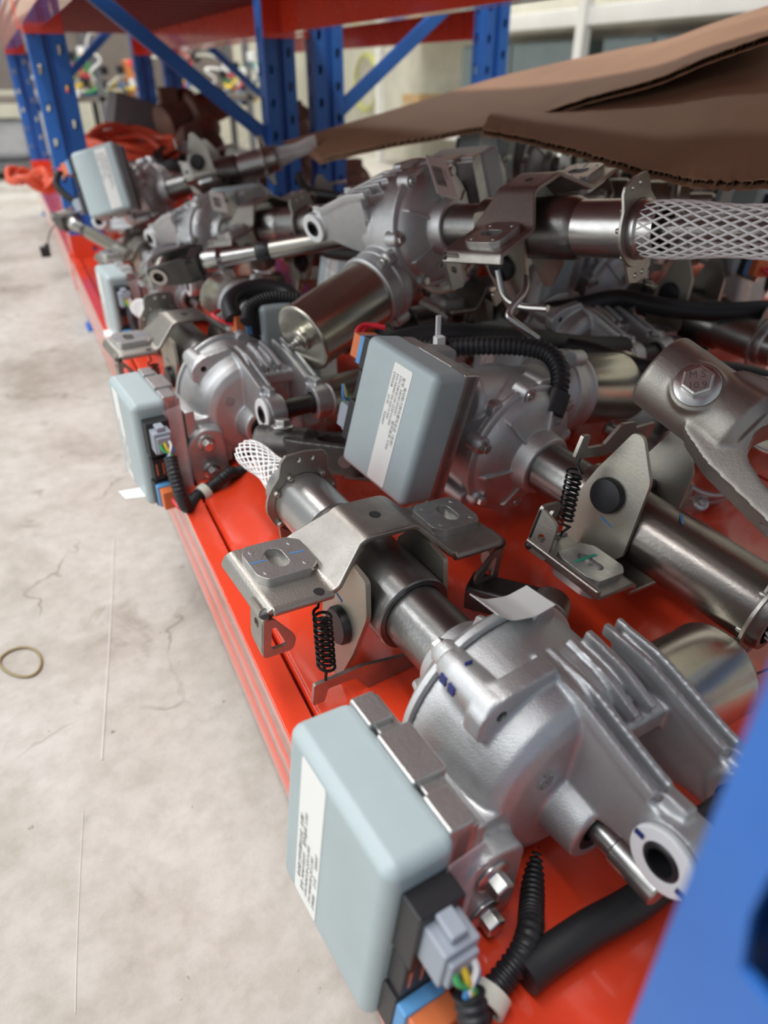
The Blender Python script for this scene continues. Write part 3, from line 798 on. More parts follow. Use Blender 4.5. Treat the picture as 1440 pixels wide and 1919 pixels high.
# ================================================================== the heap of steering columns
BAKE[0] = True
proto = make_column()
BAKE[0] = False
_first = [True]
def pose(o, G, u, s, tilt=0.0):
    u = V3(u).normalized(); s = V3(s); s = (s - u * s.dot(u)).normalized(); w = u.cross(s)
    G = V3(G)
    o.matrix_basis = Matrix(((u.x, s.x, w.x, G.x), (u.y, s.y, w.y, G.y), (u.z, s.z, w.z, G.z), (0, 0, 0, 1)))
def cam_dir(r, up, t):
    """direction given as right / up / towards the viewer"""
    return _R * r + _up * up - _fw * t
def column(G, u, s, label, drop=(), stick=0.0):
    if _first[0]: o = proto; _first[0] = False
    else: o = copy_tree(proto)
    pose(o, G, u, s)
    tag(o, label, 'steering column', 'electric steering columns in the heap', 'thing')
    for ch in list(o.children):
        nm = ch.name.split('.')[0]
        if nm == 'sticker' and stick: ch.location.x += stick
        if nm in drop:
            for g in list(ch.children): bpy.data.objects.remove(g)
            bpy.data.objects.remove(ch)
    return o

UA = V3((-0.12, 0.99, 0.045)).normalized()
colA = column((0.200, 0.238, 0.258), UA, (-0.99, -0.12, 0.09),
    'nearest steering column, pale control box at the shelf edge, white bush beside blurred blue post', stick=0.004)
colC = column((0.186, 0.808, 0.260), UA, (-0.99, -0.12, 0.0),
    'steering column at the shelf edge behind the nearest net sleeve, orange plug on its box')
colF = column((0.236, 1.39, 0.258), (-0.10, 0.99, 0.03), (-0.99, -0.10, 0.0),
    'small distant steering column at the shelf edge, narrow control box seen end on')
def from_anchor(P, local, u, s):
    u = V3(u).normalized(); s = V3(s); s = (s - u * s.dot(u)).normalized(); w = u.cross(s)
    return V3(P) - u * local[0] - s * local[1] - w * local[2]
u, s = V3((0.2, -0.97, -0.12)), V3((-0.97, -0.2, 0.2))
colB = column(from_anchor(Pd(722, 808, 0.62), (-0.0245, 0.137, -0.01), u, s), u, s,
    'upside down steering column with its label facing out, big tube running to the right edge', stick=-0.010, drop=('corrugated_sleeve', 'cable_clip', 'outer_tube', 'upper_tube'))
u, s = cam_dir(0.69, -0.28, 0.67), cam_dir(0.62, 0.62, -0.48)
colD = column(Pd(788, 425, 0.84), u, s,
    'topmost steering column under the cardboard, bright motor can and wide white net sleeve', drop=('net_sleeve', 'splined_shaft', 'corrugated_sleeve', 'cable_clip'))
u, s = cam_dir(0.95, 0.17, 0.2), cam_dir(-0.165, -0.30, 0.92)
colG = column(from_anchor(Pd(193, 348, 1.4), (-0.0245, 0.137, -0.01), u, s), u, s,
    'distant steering column by the blue post, tilted control box with its label facing out')
u, s = V3((1, 0.06, -0.02)), V3((0.05, -1, 0.1))
colI = column(from_anchor(Pd(487, 588, 0.86), (-0.072, 0.137, -0.072), u, s), u, s,
    'steering column behind the bright motor can, only box corner and orange plug showing', stick=0.02, drop=('corrugated_sleeve', 'cable_clip'))
colH = column(Pd(400, 438, 1.36), cam_dir(0.72, -0.20, 0.66), cam_dir(0.62, 0.60, -0.48),
    'dim steering column gear behind the long joint shaft, small barcode sticker on its cover', drop=('net_sleeve', 'corrugated_sleeve'))
colK = column(from_anchor(Pd(1452, 775, 0.64), (-0.016, -0.205, -0.04), cam_dir(0.8, -0.5, 0.1), cam_dir(0.2, -0.45, -0.87)), cam_dir(0.8, -0.5, 0.1), cam_dir(0.2, -0.45, -0.87),
    'steering column cut by the right edge, round motor end behind the bolted yoke', drop=('corrugated_sleeve',))
colM = column((0.80, 0.86, 0.31), (0.06, -0.98, -0.04), (-0.98, -0.06, 0.12),
    'shadowed steering column under the net sleeve at the right, folded bracket upward')
colN = column((0.56, 1.20, 0.30), (-0.5, 0.86, 0.05), (-0.86, -0.5, 0.2),
    'shadowed steering column deep in the heap below the torn cardboard tip')
colP = column((0.47, 1.62, 0.31), (0.9, -0.35, 0.1), (-0.35, -0.9, 0.1),
    'blurred steering column near the blue centre post, behind the barcoded gear')
colQ = column((0.64, 0.76, 0.268), UA, (-0.99, -0.12, 0.05),
    'shadowed steering column below the tube with the wide net, behind the black corrugated sleeve')
colR = column((1.06, 0.98, 0.30), (-0.95, -0.22, 0.08), (0.22, -0.95, 0.1),
    'shadowed steering column lying crosswise on the second row shelf')
for G_, u_, s_, lab in (((0.93, 1.28, 0.300), (0.1, 0.98, 0.05), (-0.98, 0.1, 0.2), 'shadowed steering column in the second row, straight behind the barcode sticker'),
        ((0.90, 1.22, 0.440), (0.3, -0.95, 0.05), (-0.95, -0.3, 0.1), 'shadowed steering column on top of the second row, under the cardboard joint'),
        ((1.02, 0.72, 0.420), (0.25, 0.95, 0.02), (-0.95, 0.25, 0.1), 'shadowed steering column on top of the second row, behind the wide net sleeve'),
        ((1.22, 1.05, 0.420), (-0.1, -0.98, 0.02), (-0.98, 0.1, 0.1), 'shadowed steering column at the back of the second row'),
        ((1.15, 1.60, 0.360), (-0.6, -0.8, 0.02), (-0.8, 0.6, 0.1), 'shadowed steering column far back in the second row beside the post'),
        ((0.66, 1.02, 0.420), (0.7, -0.7, 0.05), (0.7, 0.7, 0.1), 'shadowed steering column between the topmost gear and the lower cardboard sheet')):
    column(G_, u_, s_, lab, drop=('net_sleeve', 'corrugated_sleeve', 'cable_clip'))

def local_of(o, P):
    return o.matrix_basis.inverted() @ V3(P)

# ---- wide net sleeve on the topmost column
nt = MB(); NS = 18
def netD(t, ph, sg):
    r = 0.0235 - 0.0045 * t + 0.0012 * math.sin(11 * t)
    a = ph + sg * t * 3.9
    return V3((0.288 + 0.185 * t, r * math.cos(a), r * math.sin(a) - 0.002 * t))
for sg in (1, -1):
    for k in range(NS):
        nt.sweep([netD(i / 40, 2 * PI * k / NS, sg) for i in range(41)], 0.00125, 5)
build(nt, 'net_sleeve', NETM, colD)
build(MB().lathe([(0.27, 0.0095), (0.40, 0.0095), (0.404, 0.008), (0.46, 0.0075)], (0, 0, 0), (1, 0, 0), 28), 'splined_shaft', TUBE2, colD)

build(MB().ring([(0.104, 0.0247), (0.1035, 0.0290), (0.1045, 0.0300), (0.286, 0.0300), (0.290, 0.0285), (0.290, 0.0235)], (0, 0, 0), (1, 0, 0), 64), 'outer_tube', mat('brown_reflection_tube', (0.30, 0.27, 0.245), 0.95, 0.30, 0.22, 40, 0.2, 350, rvar=0.07), colB)  # brownish reflection on this tube put into its base colour
# ---- barcode stickers on the gear covers
def barcode(parent, P, X, Y, w=0.036, h=0.022):
    X = V3(X).normalized(); Y = V3(Y); Y = (Y - X * Y.dot(X)).normalized(); N = X.cross(Y); P = V3(P)
    st = build(MB().prism([(-w / 2, -h / 2), (w / 2, -h / 2), (w / 2, h / 2), (-w / 2, h / 2)], 0.0004, P, X, Y), 'barcode_sticker', WHT, parent, flat=True)
    bars = MB(); x = -w * 0.22; rnd = random.Random(3)
    while x < w * 0.28:
        ww = rnd.choice((0.0004, 0.0006, 0.0008)); bars.prism([(x, -h * 0.36), (x + ww, -h * 0.36), (x + ww, h * 0.12), (x, h * 0.12)], 0.0002, P + N * 0.0004, X, Y)
        x += ww + rnd.choice((0.0008, 0.0013))
    build(bars, 'printed_bars', INK, st, flat=True)
    text('34040100', 0.0035, INK, st, P + N * 0.0005 - X * w * 0.2 + Y * h * 0.2, X, Y)
def cover_sticker(col, deg, w, h, spin):
    a = math.radians(deg); d = V3((0, math.cos(a), math.sin(a)))
    N = (V3((0.74, 0, 0)) + d * 0.67).normalized(); T_ = V3((1, 0, 0)).cross(d)
    X = (Matrix.Rotation(math.radians(spin), 3, N) @ T_).normalized()
    barcode(col, V3((0.0385, 0, 0)) + d * 0.0530, X, N.cross(X), w, h)
cover_sticker(colD, 75, 0.056, 0.028, 68)
cover_sticker(colH, 75, 0.050, 0.027, 68)

# ---- folded paper tag stuck on the nearest gear housing
pt = MB().strip([(-0.024, 0.004), (-0.008, 0.0), (0.010, 0.002), (0.022, 0.009)], 0.0004, 0.024, (0.018, 0.002, 0.0690), (0, 1, 0.08), (0.1, 0, 1), 0.004)
build(pt, 'paper_tag', WHT, colA)
build(MB().rng((-0.0006, 0.0006), (0.0435, 0.0485), (0.0603, 0.0622)).rng((0.0030, 0.0080), (0.0560, 0.0572), (0.046, 0.052)).rng((-0.005, 0.000), (0.0567, 0.0578), (0.046, 0.052)), 'paint_mark', MARKN, colA)
build(MB().prism([(0, -0.0016), (0.016, 0.004), (0.016, 0.006), (0, 0.0012)], 0.0003, (0.190, 0.0015, -0.03005), (0.3, 1, 0), (1, -0.3, 0)), 'paint_mark', MARKB, colB)
build(MB().rng((0.166, 0.1685), (0.062, 0.090), (0.0106, 0.0109)), 'paint_mark', MARKG, colB)
for (xx, zz) in ((0.002, 0.010), (0.0, -0.010)):
    pass
for k, a in enumerate((20, 200)):
    ca, sa = math.cos(math.radians(a)), math.sin(math.radians(a))
    build(MB().box((-0.118 + 0.0145 * ca, 0.0182, 0.024 + 0.0145 * sa), (0.005, 0.0006, 0.003)), 'paint_mark', MARKN, colA)

# ---- flat black cable lying under the nearest housing
fc = MB(); ptsf = catmull([(0.142, 0.131, 0.2005), (0.155, 0.133, 0.2005), (0.185, 0.135, 0.202), (0.218, 0.135, 0.202), (0.26, 0.14, 0.202), (0.32, 0.150, 0.202)], 8)
fc.sweep(ptsf, 0.0096, 12)
tag(build(fc, 'rubber_cable', RUB), 'thick black rubber cable on the red shelf under the nearest gear housing', 'cable')

# ---- corrugated sleeve arching over the labelled column, with its tie
cs = empty('cable_sleeve', Pd(1040, 760, 0.66), 'black corrugated cable sleeve arching over the labelled control box', 'cable')
base = cs.location.copy()
def rel(P): return V3(P) - base
cpts = [rel(Pd(*p)) for p in ((700, 672, 0.72), (770, 650, 0.72), (830, 652, 0.71), (900, 648, 0.70), (980, 650, 0.69), (1030, 664, 0.68), (1050, 700, 0.67), (1045, 745, 0.665))]
build(MB().hose(cpts, 0.0095, 16, 0.0052, 0.12), 'sleeve', RUB, cs)
build(MB().cyl(rel(Pd(1046, 735, 0.665)), rel(Pd(1030, 775, 0.665)), 0.0125, 0.0135, 24), 'end_grommet', BLKP, cs)
tie = MB(); tp = rel(Pd(822, 652, 0.705))
tie.ring([(-0.0025, 0.0098), (-0.0025, 0.0112), (0.0025, 0.0112), (0.0025, 0.0098)], tp, cam_dir(1, 0, -0.1), 28)
tie.box(tp + cam_dir(0, 0.004, 0.011), (0.009, 0.008, 0.009)).box(tp + cam_dir(-0.001, 0.018, 0.011), (0.0045, 0.002, 0.022))
build(tie, 'cable_tie', NYL, cs)
tb = MB().sweep(catmull([Pd(*p) for p in ((690, 690, 0.74), (712, 655, 0.74), (770, 636, 0.745), (850, 628, 0.75), (930, 632, 0.77), (1000, 638, 0.79), (1090, 650, 0.83), (1170, 650, 0.88))], 8), 0.0125, 14)
tag(build(tb, 'rubber_cable', RUB), 'smooth thick black cable running behind the corrugated sleeve and its white tie', 'cable')
# looped black cable behind the bright motor can
lb = MB().sweep(catmull([Pd(*p) for p in ((440, 600, 0.86), (432, 570, 0.87), (455, 548, 0.89), (500, 540, 0.90), (540, 552, 0.90), (560, 580, 0.88))], 8), 0.0115, 14)
tag(build(lb, 'rubber_cable', RUB), 'short loop of shiny black cable above the blue and orange plug', 'cable')
lb = MB().hose([Pd(*p) for p in ((462, 604, 0.85), (470, 575, 0.86), (510, 558, 0.87), (560, 560, 0.88))], 0.008)
tag(build(lb, 'cable_sleeve', RUB), 'thin corrugated black sleeve inside the loop of shiny cable', 'cable')
# dark cables slung through the shaded back of the heap
for k, (pp, r, lab) in enumerate((
    (((1010, 585, 0.96), (1080, 575, 0.95), (1160, 560, 0.95), (1240, 575, 0.93), (1330, 585, 0.92), (1460, 580, 0.90)), 0.012, 'fat black cable sagging below the tube with the wide net'),
    (((1000, 640, 0.82), (1110, 660, 0.80), (1200, 690, 0.78), (1290, 690, 0.76), (1380, 700, 0.75), (1460, 720, 0.74)), 0.011, 'black cable passing behind the hexagon bolt head'),
    (((470, 410, 1.25), (540, 430, 1.2), (610, 470, 1.1), (680, 480, 1.0), (760, 500, 0.95)), 0.010, 'black cable crossing under the long joint shaft'),
    (((560, 330, 1.5), (580, 360, 1.45), (640, 370, 1.4), (720, 390, 1.3), (740, 430, 1.2)), 0.009, 'black cable drooping from the column tube near the blue centre post'))):
    tag(build(MB().sweep(catmull([Pd(*p) for p in pp], 8), r, 12), 'rubber_cable', RUB), lab, 'cable')

# ================================================================== universal joints and shafts
def make_joint(name, M1, scale=1.0, bolt=True, textm=True):
    """yoke: x = along the shaft towards the fork, z = bolt side"""
    T = empty(name)
    y = MB()
    y.lathe([(-0.056, 0.0262), (-0.054, 0.0280), (0.000, 0.0280), (0.014, 0.0290), (0.022, 0.0250)], (0, 0, 0), (1, 0, 0), 48)
    y.lathe([(0.0, 0.0215), (0.0262, 0.0175), (0.0272, 0.0168)], (-0.021, -0.002, 0), (0, 0, 1), 36)
    U = [(-0.012, 0.026), (0.016, 0.035), (0.088, 0.043), (0.098, 0.038), (0.098, 0.028), (0.052, 0.024), (0.032, 0.017), (0.024, 0.0), (0.032, -0.017), (0.052, -0.024), (0.098, -0.028), (0.098, -0.038), (0.088, -0.043), (0.016, -0.035), (-0.012, -0.026)]
    y.prism(roundpoly(U, 0.006), 0.037, (0, 0, 0), (1, 0, 0), (0, 1, 0))
    cut = MB().cyl((-0.07, 0, 0), (-0.004, 0, 0), 0.0155)
    cut.cyl((0.074, -0.06, 0), (0.074, 0.06, 0), 0.0088, n=28)
    build(y, 'yoke', M1, T, voxel=0.0014, smooth=5, cut=cut)
    x = MB().cyl((0.074, -0.041, 0), (0.074, 0.041, 0), 0.0085).cyl((0.074, 0, -0.024), (0.074, 0, 0.024), 0.0085)
    build(x, 'spider', TUBE2, T)
    sl = MB().ring([(-0.003, 0.0088), (-0.003, 0.0125), (0.003, 0.0118), (0.003, 0.0088)], (0.074, 0, 0.016), (0, 0, 1), 28).ring([(-0.003, 0.0088), (-0.003, 0.0125), (0.003, 0.0118), (0.003, 0.0088)], (0.074, 0, -0.016), (0, 0, 1), 28)
    build(sl, 'bearing_seal', BLKP, T)
    y2 = MB()
    for sg in (1, -1):
        y2.prism([(-0.012, -0.010), (-0.012, 0.010), (0.006, 0.013), (0.050, 0.013), (0.050, -0.013), (0.006, -0.013)], 0.009, (0.076, 0, sg * 0.0265), (1, 0, 0), (0, 1, 0))
    y2.lathe([(0.112, 0.030), (0.126, 0.030), (0.134, 0.018), (0.190, 0.0165)], (0, 0, 0), (1, 0, 0), 40)
    build(y2, 'second_yoke', M1, T, bevel=0.002)
    if bolt:
        b = build(MB().hexbolt((-0.021, -0.002, 0.0272), (0, 0, 1), 0.0108, 0.0075, 0.0150, 0.0035), 'hexagon_bolt', BOLTM, T, bevel=0.0006)
        if textm:
            text('M S', 0.0068, INK2, b, (-0.0218, -0.0011, 0.0384), (0.73, 0.68, 0), (-0.68, 0.73, 0), 'stamped_mark', 'CENTER')
            text('10.9', 0.0068, INK2, b, (-0.0168, -0.0065, 0.0384), (0.73, 0.68, 0), (-0.68, 0.73, 0), 'stamped_mark', 'CENTER')
    return T
INK2 = mat('stamped_recess', (0.16, 0.16, 0.155), 0.9, 0.5)
CASTST = mat('forged_steel', (0.40, 0.375, 0.34), 0.9, 0.46, 0.15, 60, 0.22, 700, rvar=0.06)
jt = make_joint('universal_joint', CASTST)
tag(jt, 'forged universal joint yoke with large hexagon bolt head at the right edge', 'joint')
pose(jt, Pd(1356, 782, 0.48), cam_dir(0.62, -0.66, 0.42), cam_dir(0.66, 0.72, 0.1))
jt2 = make_joint('universal_joint', DARKST, textm=False)
tag(jt2, 'black universal joint beside the white net sleeve tip', 'joint')
pose(jt2, Pd(560, 842, 0.73), cam_dir(0.93, -0.10, 0.2), cam_dir(0.21, 0.28, -0.84))
jt2.matrix_basis = jt2.matrix_basis @ Matrix.Scale(0.8, 4)

def make_shaft(name, label):
    T = empty(name, (0, 0, 0), label, 'shaft')
    y = MB()
    for sg in (1, -1):
        y.prism(roundpoly([(-0.020, -0.013), (-0.020, 0.013), (0.035, 0.019), (0.052, 0.016), (0.052, -0.016), (0.035, -0.019)], 0.006), 0.006, (0, 0, sg * 0.017), (1, 0, 0), (0, 1, 0), [circ(0.0075, 24, -0.006, 0)])
    y.rng((0.040, 0.056), (-0.016, 0.016), (-0.020, 0.020))
    build(y, 'fork', DARKST, T, bevel=0.0015)
    build(MB().ring([(-0.022, 0.0075), (-0.022, 0.0125), (0.022, 0.0125), (0.022, 0.0075)], (-0.006, 0, 0), (0, 0, 1), 32), 'bearing_cup', TUBE2, T)
    build(MB().lathe([(0.052, 0.012), (0.066, 0.0155), (0.082, 0.0155), (0.088, 0.011), (0.150, 0.0105)], (0, 0, 0), (1, 0, 0), 32), 'splined_rod', TUBE2, T)
    build(MB().lathe([(0.138, 0.0125), (0.140, 0.0135), (0.158, 0.0135), (0.160, 0.0125)], (0, 0, 0), (1, 0, 0), 32), 'collar', BLKP, T)
    build(MB().lathe([(0.156, 0.0125), (0.158, 0.0130), (0.300, 0.0130), (0.304, 0.0145), (0.322, 0.0145), (0.326, 0.0130), (0.375, 0.0130)], (0, 0, 0), (1, 0, 0), 36), 'sleeve_tube', CHAMP, T)
    return T
CHAMP = mat('warm_plated_tube', (0.46, 0.43, 0.38), 0.95, 0.3, 0.15, 30)
sh1 = make_shaft('joint_shaft', 'long jointed shaft lying across the heap, its black fork end at the left')
a, b = Pd(312, 503, 1.00), Pd(742, 428, 0.93)
pose(sh1, a, b - a, cam_dir(0.1, 0.6, 0.75))
def shaft_copy(a, b, side, label):
    o = copy_tree(sh1); o['label'] = label
    pose(o, a, V3(b) - V3(a), side); return o
shaft_copy(Pd(118, 408, 1.62), Pd(225, 470, 1.42), cam_dir(0.1, 0.6, 0.75), 'short foreshortened jointed shaft leaning out past the blue corner post')
shaft_copy(Pd(500, 425, 1.30), Pd(690, 455, 1.15), cam_dir(0.1, 0.8, 0.5), 'dim jointed shaft half buried behind the long one')

# ---- black lever channel by the lower clamp
lv = empty('adjusting_lever', Pz(950, 1145, 0.215), 'black channel shaped adjusting lever lying between the two front columns', 'lever')
A_, B_ = Pz(880, 1128, 0.222), Pz(1030, 1168, 0.222)
ax = (B_ - A_).normalized(); sd = V3((0, 0, 1)).cross(ax).normalized(); Lh = (B_ - A_).length / 2
m = MB().strip([(-0.012, -0.010), (-0.012, 0.010), (0.012, 0.010), (0.012, -0.010)], 0.003, 2 * Lh, (0, 0, 0.012), sd, (0, 0, 1), 0.003)
build(m, 'channel', DARKST, lv, bevel=0.0008)
m = MB().lathe([(-0.010, 0.0165), (0.010, 0.0165)], ax * Lh + V3((0, 0, 0.012)), sd, 36)
build(m, 'round_end', STEEL, lv, bevel=0.002)
build(MB().hexbolt(-ax * (Lh - 0.008) + V3((0, 0, 0.001)), (0, 0, -1), 0.006, 0.006, 0.009, 0.002), 'bolt', BOLTM, lv)
build(MB().prism([(-0.004, -0.003), (0.008, -0.002), (0.007, 0.002), (-0.004, 0.002)], 0.0004, ax * (Lh * 0.8) + V3((0, 0, 0.0242)), ax, sd), 'paint_mark', MARKG, lv)
# bent zinc rod hooked under the topmost bracket
rod = MB().sweep(catmull([Pd(*p) for p in ((985, 520, 0.70), (982, 548, 0.69), (955, 585, 0.69), (962, 602, 0.69), (1008, 636, 0.70))], 6), 0.0036, 12)
tag(build(rod, 'bent_rod', BOLTM), 'bright bent metal rod hanging below the topmost bracket', 'rod')

# ================================================================== cardboard
def cardboard(name, label, near, far, th=0.0075, cols=72, rows=14, sag=0.0, seed=1):
    T = empty(name, near[len(near) // 2], label, 'cardboard')
    base = V3(near[len(near) // 2]); rnd = random.Random(seed)
    N_ = catmull(near, 16); F_ = catmull(far, 16)
    def at(P, t):
        x = t * (len(P) - 1); i = min(int(x), len(P) - 2); return P[i].lerp(P[i + 1], x - i)
    jig = [rnd.uniform(-1, 1) for _ in range(cols + 1)]
    def surf(i, j, C=cols):
        t = i / C; v = j / rows
        a = at(N_, t); b = at(F_, t)
        jj = jig[min(cols, int(t * cols))]
        a = a + (a - b).normalized() * 0.004 * jj
        p = a.lerp(b, v)
        p.z += sag * math.sin(PI * v) + 0.004 * math.sin(7 * t + 3 * v)
        return p - base
    def slab(off, t2):
        mb = MB(); vs = []; C1 = cols + 1
        for j in range(rows + 1):
            for i in range(C1): vs.append(surf(i, j) + V3((0, 0, off + t2 / 2)))
        n = len(vs)
        for j in range(rows + 1):
            for i in range(C1): vs.append(surf(i, j) + V3((0, 0, off - t2 / 2)))
        fs = []
        for j in range(rows):
            for i in range(cols):
                a = j * C1 + i
                fs.append((a, a + 1, a + 1 + C1, a + C1)); fs.append((n + a, n + a + C1, n + a + 1 + C1, n + a + 1))
        ring = [i for i in range(C1)] + [j * C1 + cols for j in range(1, rows + 1)] + [rows * C1 + i for i in range(cols - 1, -1, -1)] + [j * C1 for j in range(rows - 1, 0, -1)]
        for p, q in zip(ring, ring[1:] + ring[:1]): fs.append((p, p + n, q + n, q))
        return mb.add(vs, fs)
    build(slab(0, 0.0012), 'top_liner', CARD, T, sharp=60)
    build(slab(-th, 0.0012), 'bottom_liner', CARD, T, sharp=60)
    fl_ = MB(); C2 = int(sum((N_[k + 1] - N_[k]).length for k in range(len(N_) - 1)) / 0.0022)
    vs = []; fs = []
    for i in range(C2 + 1):
        for j in (0.15, 1.6):
            p = surf(i * cols / C2, j); vs.append(p + V3((0, 0, -th / 2 + (th / 2 - 0.001) * math.sin(i * PI / 2 + 0.4))))
    for i in range(C2):
        fs.append((2 * i, 2 * i + 1, 2 * i + 3, 2 * i + 2))
    fl_.add(vs, fs)
    build(fl_, 'fluting', CARDE, T)
    return T
cardboard('cardboard_sheet', 'upper brown cardboard sheet with torn corrugated edge, sloping up to the right',
    [Pd(*p) for p in ((600, 300, 1.40), (700, 279, 1.28), (850, 252, 1.15), (960, 232, 1.06), (1010, 212, 1.02), (1100, 178, 0.96), (1230, 142, 0.88), (1330, 105, 0.82), (1480, 58, 0.75))],
    [Pd(*p) for p in ((528, 268, 1.60), (640, 232, 1.52), (760, 195, 1.45), (900, 152, 1.38), (1000, 130, 1.32), (1150, 100, 1.22), (1250, 80, 1.15), (1340, 45, 1.08), (1490, -8, 1.0))], sag=0.004, seed=2)
near2 = [Pd(*p) for p in ((905, 243, 1.02), (985, 264, 0.93), (1100, 288, 0.82), (1240, 316, 0.72), (1340, 333, 0.66), (1490, 346, 0.60))]
cardboard('cardboard_sheet', 'lower brown cardboard sheet drooping over the tube with the wide net',
    near2, [Pd(*p) for p in ((935, 222, 1.16), (1012, 203, 1.14), (1112, 170, 1.10), (1240, 133, 1.05), (1340, 98, 1.02), (1490, 48, 0.98))], sag=0.012, seed=5)

# ================================================================== small things on and by the shelf
ring = MB().sweep([Pz(38 + 39 * math.cos(a), 1241 + 27 * math.sin(a) + 3 * math.sin(2 * a), 0.002) for a in [2 * PI * k / 48 for k in range(48)]], 0.0016, 8, closed=True)
tag(build(ring, 'rubber_band', mat('tan_rubber', (0.30, 0.24, 0.12), 0, 0.6)), 'loose tan rubber band lying on the concrete floor', 'rubber band')
for k, (pp, lab) in enumerate((([(214, 1010), (210, 1120), (203, 1240), (197, 1330), (191, 1425)], 'longer pale scratch line on the concrete floor'), ([(156, 1520), (150, 1640), (144, 1780), (141, 1900)], 'fainter scratch line on the concrete at the bottom'))):
    L_ = [Pz(x, y, 0.0003) for x, y in pp]
    tag(build(MB().sweep(catmull(L_, 4), 0.0009 if k == 0 else 0.0004, 4), 'floor_scratch', mat('pale_scratch', (0.60, 0.585, 0.56), 0, 0.7)), lab, 'scratch')
tp = MB().prism([(-0.016, -0.010), (0.018, -0.012), (0.016, 0.011), (-0.014, 0.010)], 0.0005, Pz(252, 925, 0.188) + V3((0.0, 0, 0)), (0.9, 0.35, -0.25), (-0.35, 0.9, 0.1))
tag(build(tp, 'paper_scrap', WHT), 'white paper scrap sticking out under the control box with red wires', 'paper')
tp = MB().prism(roundpoly([(-0.012, -0.020), (0.010, -0.022), (0.012, 0.018), (-0.010, 0.022)], 0.003), 0.0006, (0.0955, 1.35, SH + 0.0006), (1, 0, 0), (0, 1, 0))
tag(build(tp, 'tape_piece', WHT), 'white tape piece stuck on the front lip of the red beam', 'tape')
# dangling plug past the corner post
dp = empty('dangling_plug', Pd(90, 440, 1.72), 'black plug dangling on a wire over the floor by the corner post', 'plug')
bb = dp.location.copy()
build(MB().sweep(catmull([Pd(*p) - bb for p in ((118, 400, 1.75), (100, 425, 1.73), (92, 440, 1.72), (88, 462, 1.72))], 6), 0.0022, 8), 'wire', BRNM, dp)
build(MB().box(Pd(85, 472, 1.72) - bb, (0.022, 0.018, 0.024)).box(Pd(88, 462, 1.72) - bb, (0.012, 0.012, 0.012)), 'plug_body', BLKP, dp, bevel=0.002)

# ================================================================== far bay: cable coils, boxes, castings
def coil(name, label, c, R0, turns, r, m, ax=(0, 0, 1), seed=0, sq=1.0, hgt=0.05):
    rnd = random.Random(seed); X, Y, Z = frame(ax); c = V3(c); pts = []
    rr = [R0 * rnd.uniform(0.82, 1.08) for _ in range(turns + 2)]
    zz = [rnd.uniform(-hgt / 2, hgt / 2) for _ in range(turns + 2)]
    ex = [rnd.uniform(-0.02, 0.02) for _ in range(turns + 2)]
    n = 28
    for i in range(turns * n + 1):
        t = i / n; k = int(t); f = t - k; f = f * f * (3 - 2 * f)
        q = rr[k] * (1 - f) + rr[k + 1] * f; z = zz[k] * (1 - f) + zz[k + 1] * f; e = ex[k] * (1 - f) + ex[k + 1] * f
        a = 2 * PI * t
        pts.append(c + X * (q * math.cos(a) + e) + Y * (q * sq * math.sin(a)) + Z * (z + 0.012 * math.sin(3 * a + k)))
    return tag(build(MB().sweep(pts, r, 8), name, m), label, 'cable coil', 'cable coils on the far bay')
coil('cable_coil', 'orange cable coil, lowest of the stack beyond the corner post', (0.31, 2.42, 0.245), 0.130, 7, 0.0085, WORG, (0.05, 0.1, 1), 1, 0.8, 0.07)
coil('cable_coil', 'orange cable coil in the middle of the far stack', (0.30, 2.45, 0.325), 0.125, 7, 0.0085, WORG, (0.1, -0.15, 1), 2, 0.8, 0.06)
coil('cable_coil', 'topmost orange cable coil with open loops on the far stack', (0.34, 2.47, 0.405), 0.135, 6, 0.0085, WORG, (0.12, -0.25, 1), 3, 0.75, 0.05)
coil('cable_coil', 'bright orange cable loop spilling out past the corner post over the aisle', Pd(62, 338, 2.15), 0.062, 4, 0.008, WORG, (0.1, -0.2, 1), 4, 0.9, 0.03)
coil('cable_coil', 'black cable coil beside the orange stack, lower one', (0.47, 2.36, 0.255), 0.085, 9, 0.008, RUB, (0.3, -0.3, 1), 5, 0.8, 0.10)
coil('cable_coil', 'black cable coil beside the orange stack, upper one', (0.48, 2.38, 0.345), 0.085, 9, 0.008, RUB, (0.25, -0.2, 1), 6, 0.8, 0.09)

def casting(c, ax, s, label, seed):
    rnd = random.Random(seed); T = empty('brown_casting', c, label, 'casting', 'brown castings on the far rack')
    mb = MB().lathe([(-0.10 * s, 0.030 * s), (-0.09 * s, 0.052 * s), (-0.02 * s, 0.055 * s), (-0.01 * s, 0.070 * s), (0.01 * s, 0.070 * s), (0.02 * s, 0.045 * s), (0.12 * s, 0.040 * s)], (0, 0, 0), ax, 28)
    build(mb, 'casting_body', RUST, T, bevel=0.002)
    X, Y, Z = frame(ax)
    for k in range(4):
        a = PI / 2 * k + 0.4
        build(MB().hexbolt(Z * 0.011 * s + (X * math.cos(a) + Y * math.sin(a)) * 0.060 * s, Z, 0.006 * s, 0.006, 0.009 * s), 'bolt', BOLTM, T)
    build(MB().box(X * 0.055 * s - Z * 0.05 * s, (0.05 * s, 0.04 * s, 0.06 * s)), 'side_block', RUST, T, bevel=0.004)
k = 0
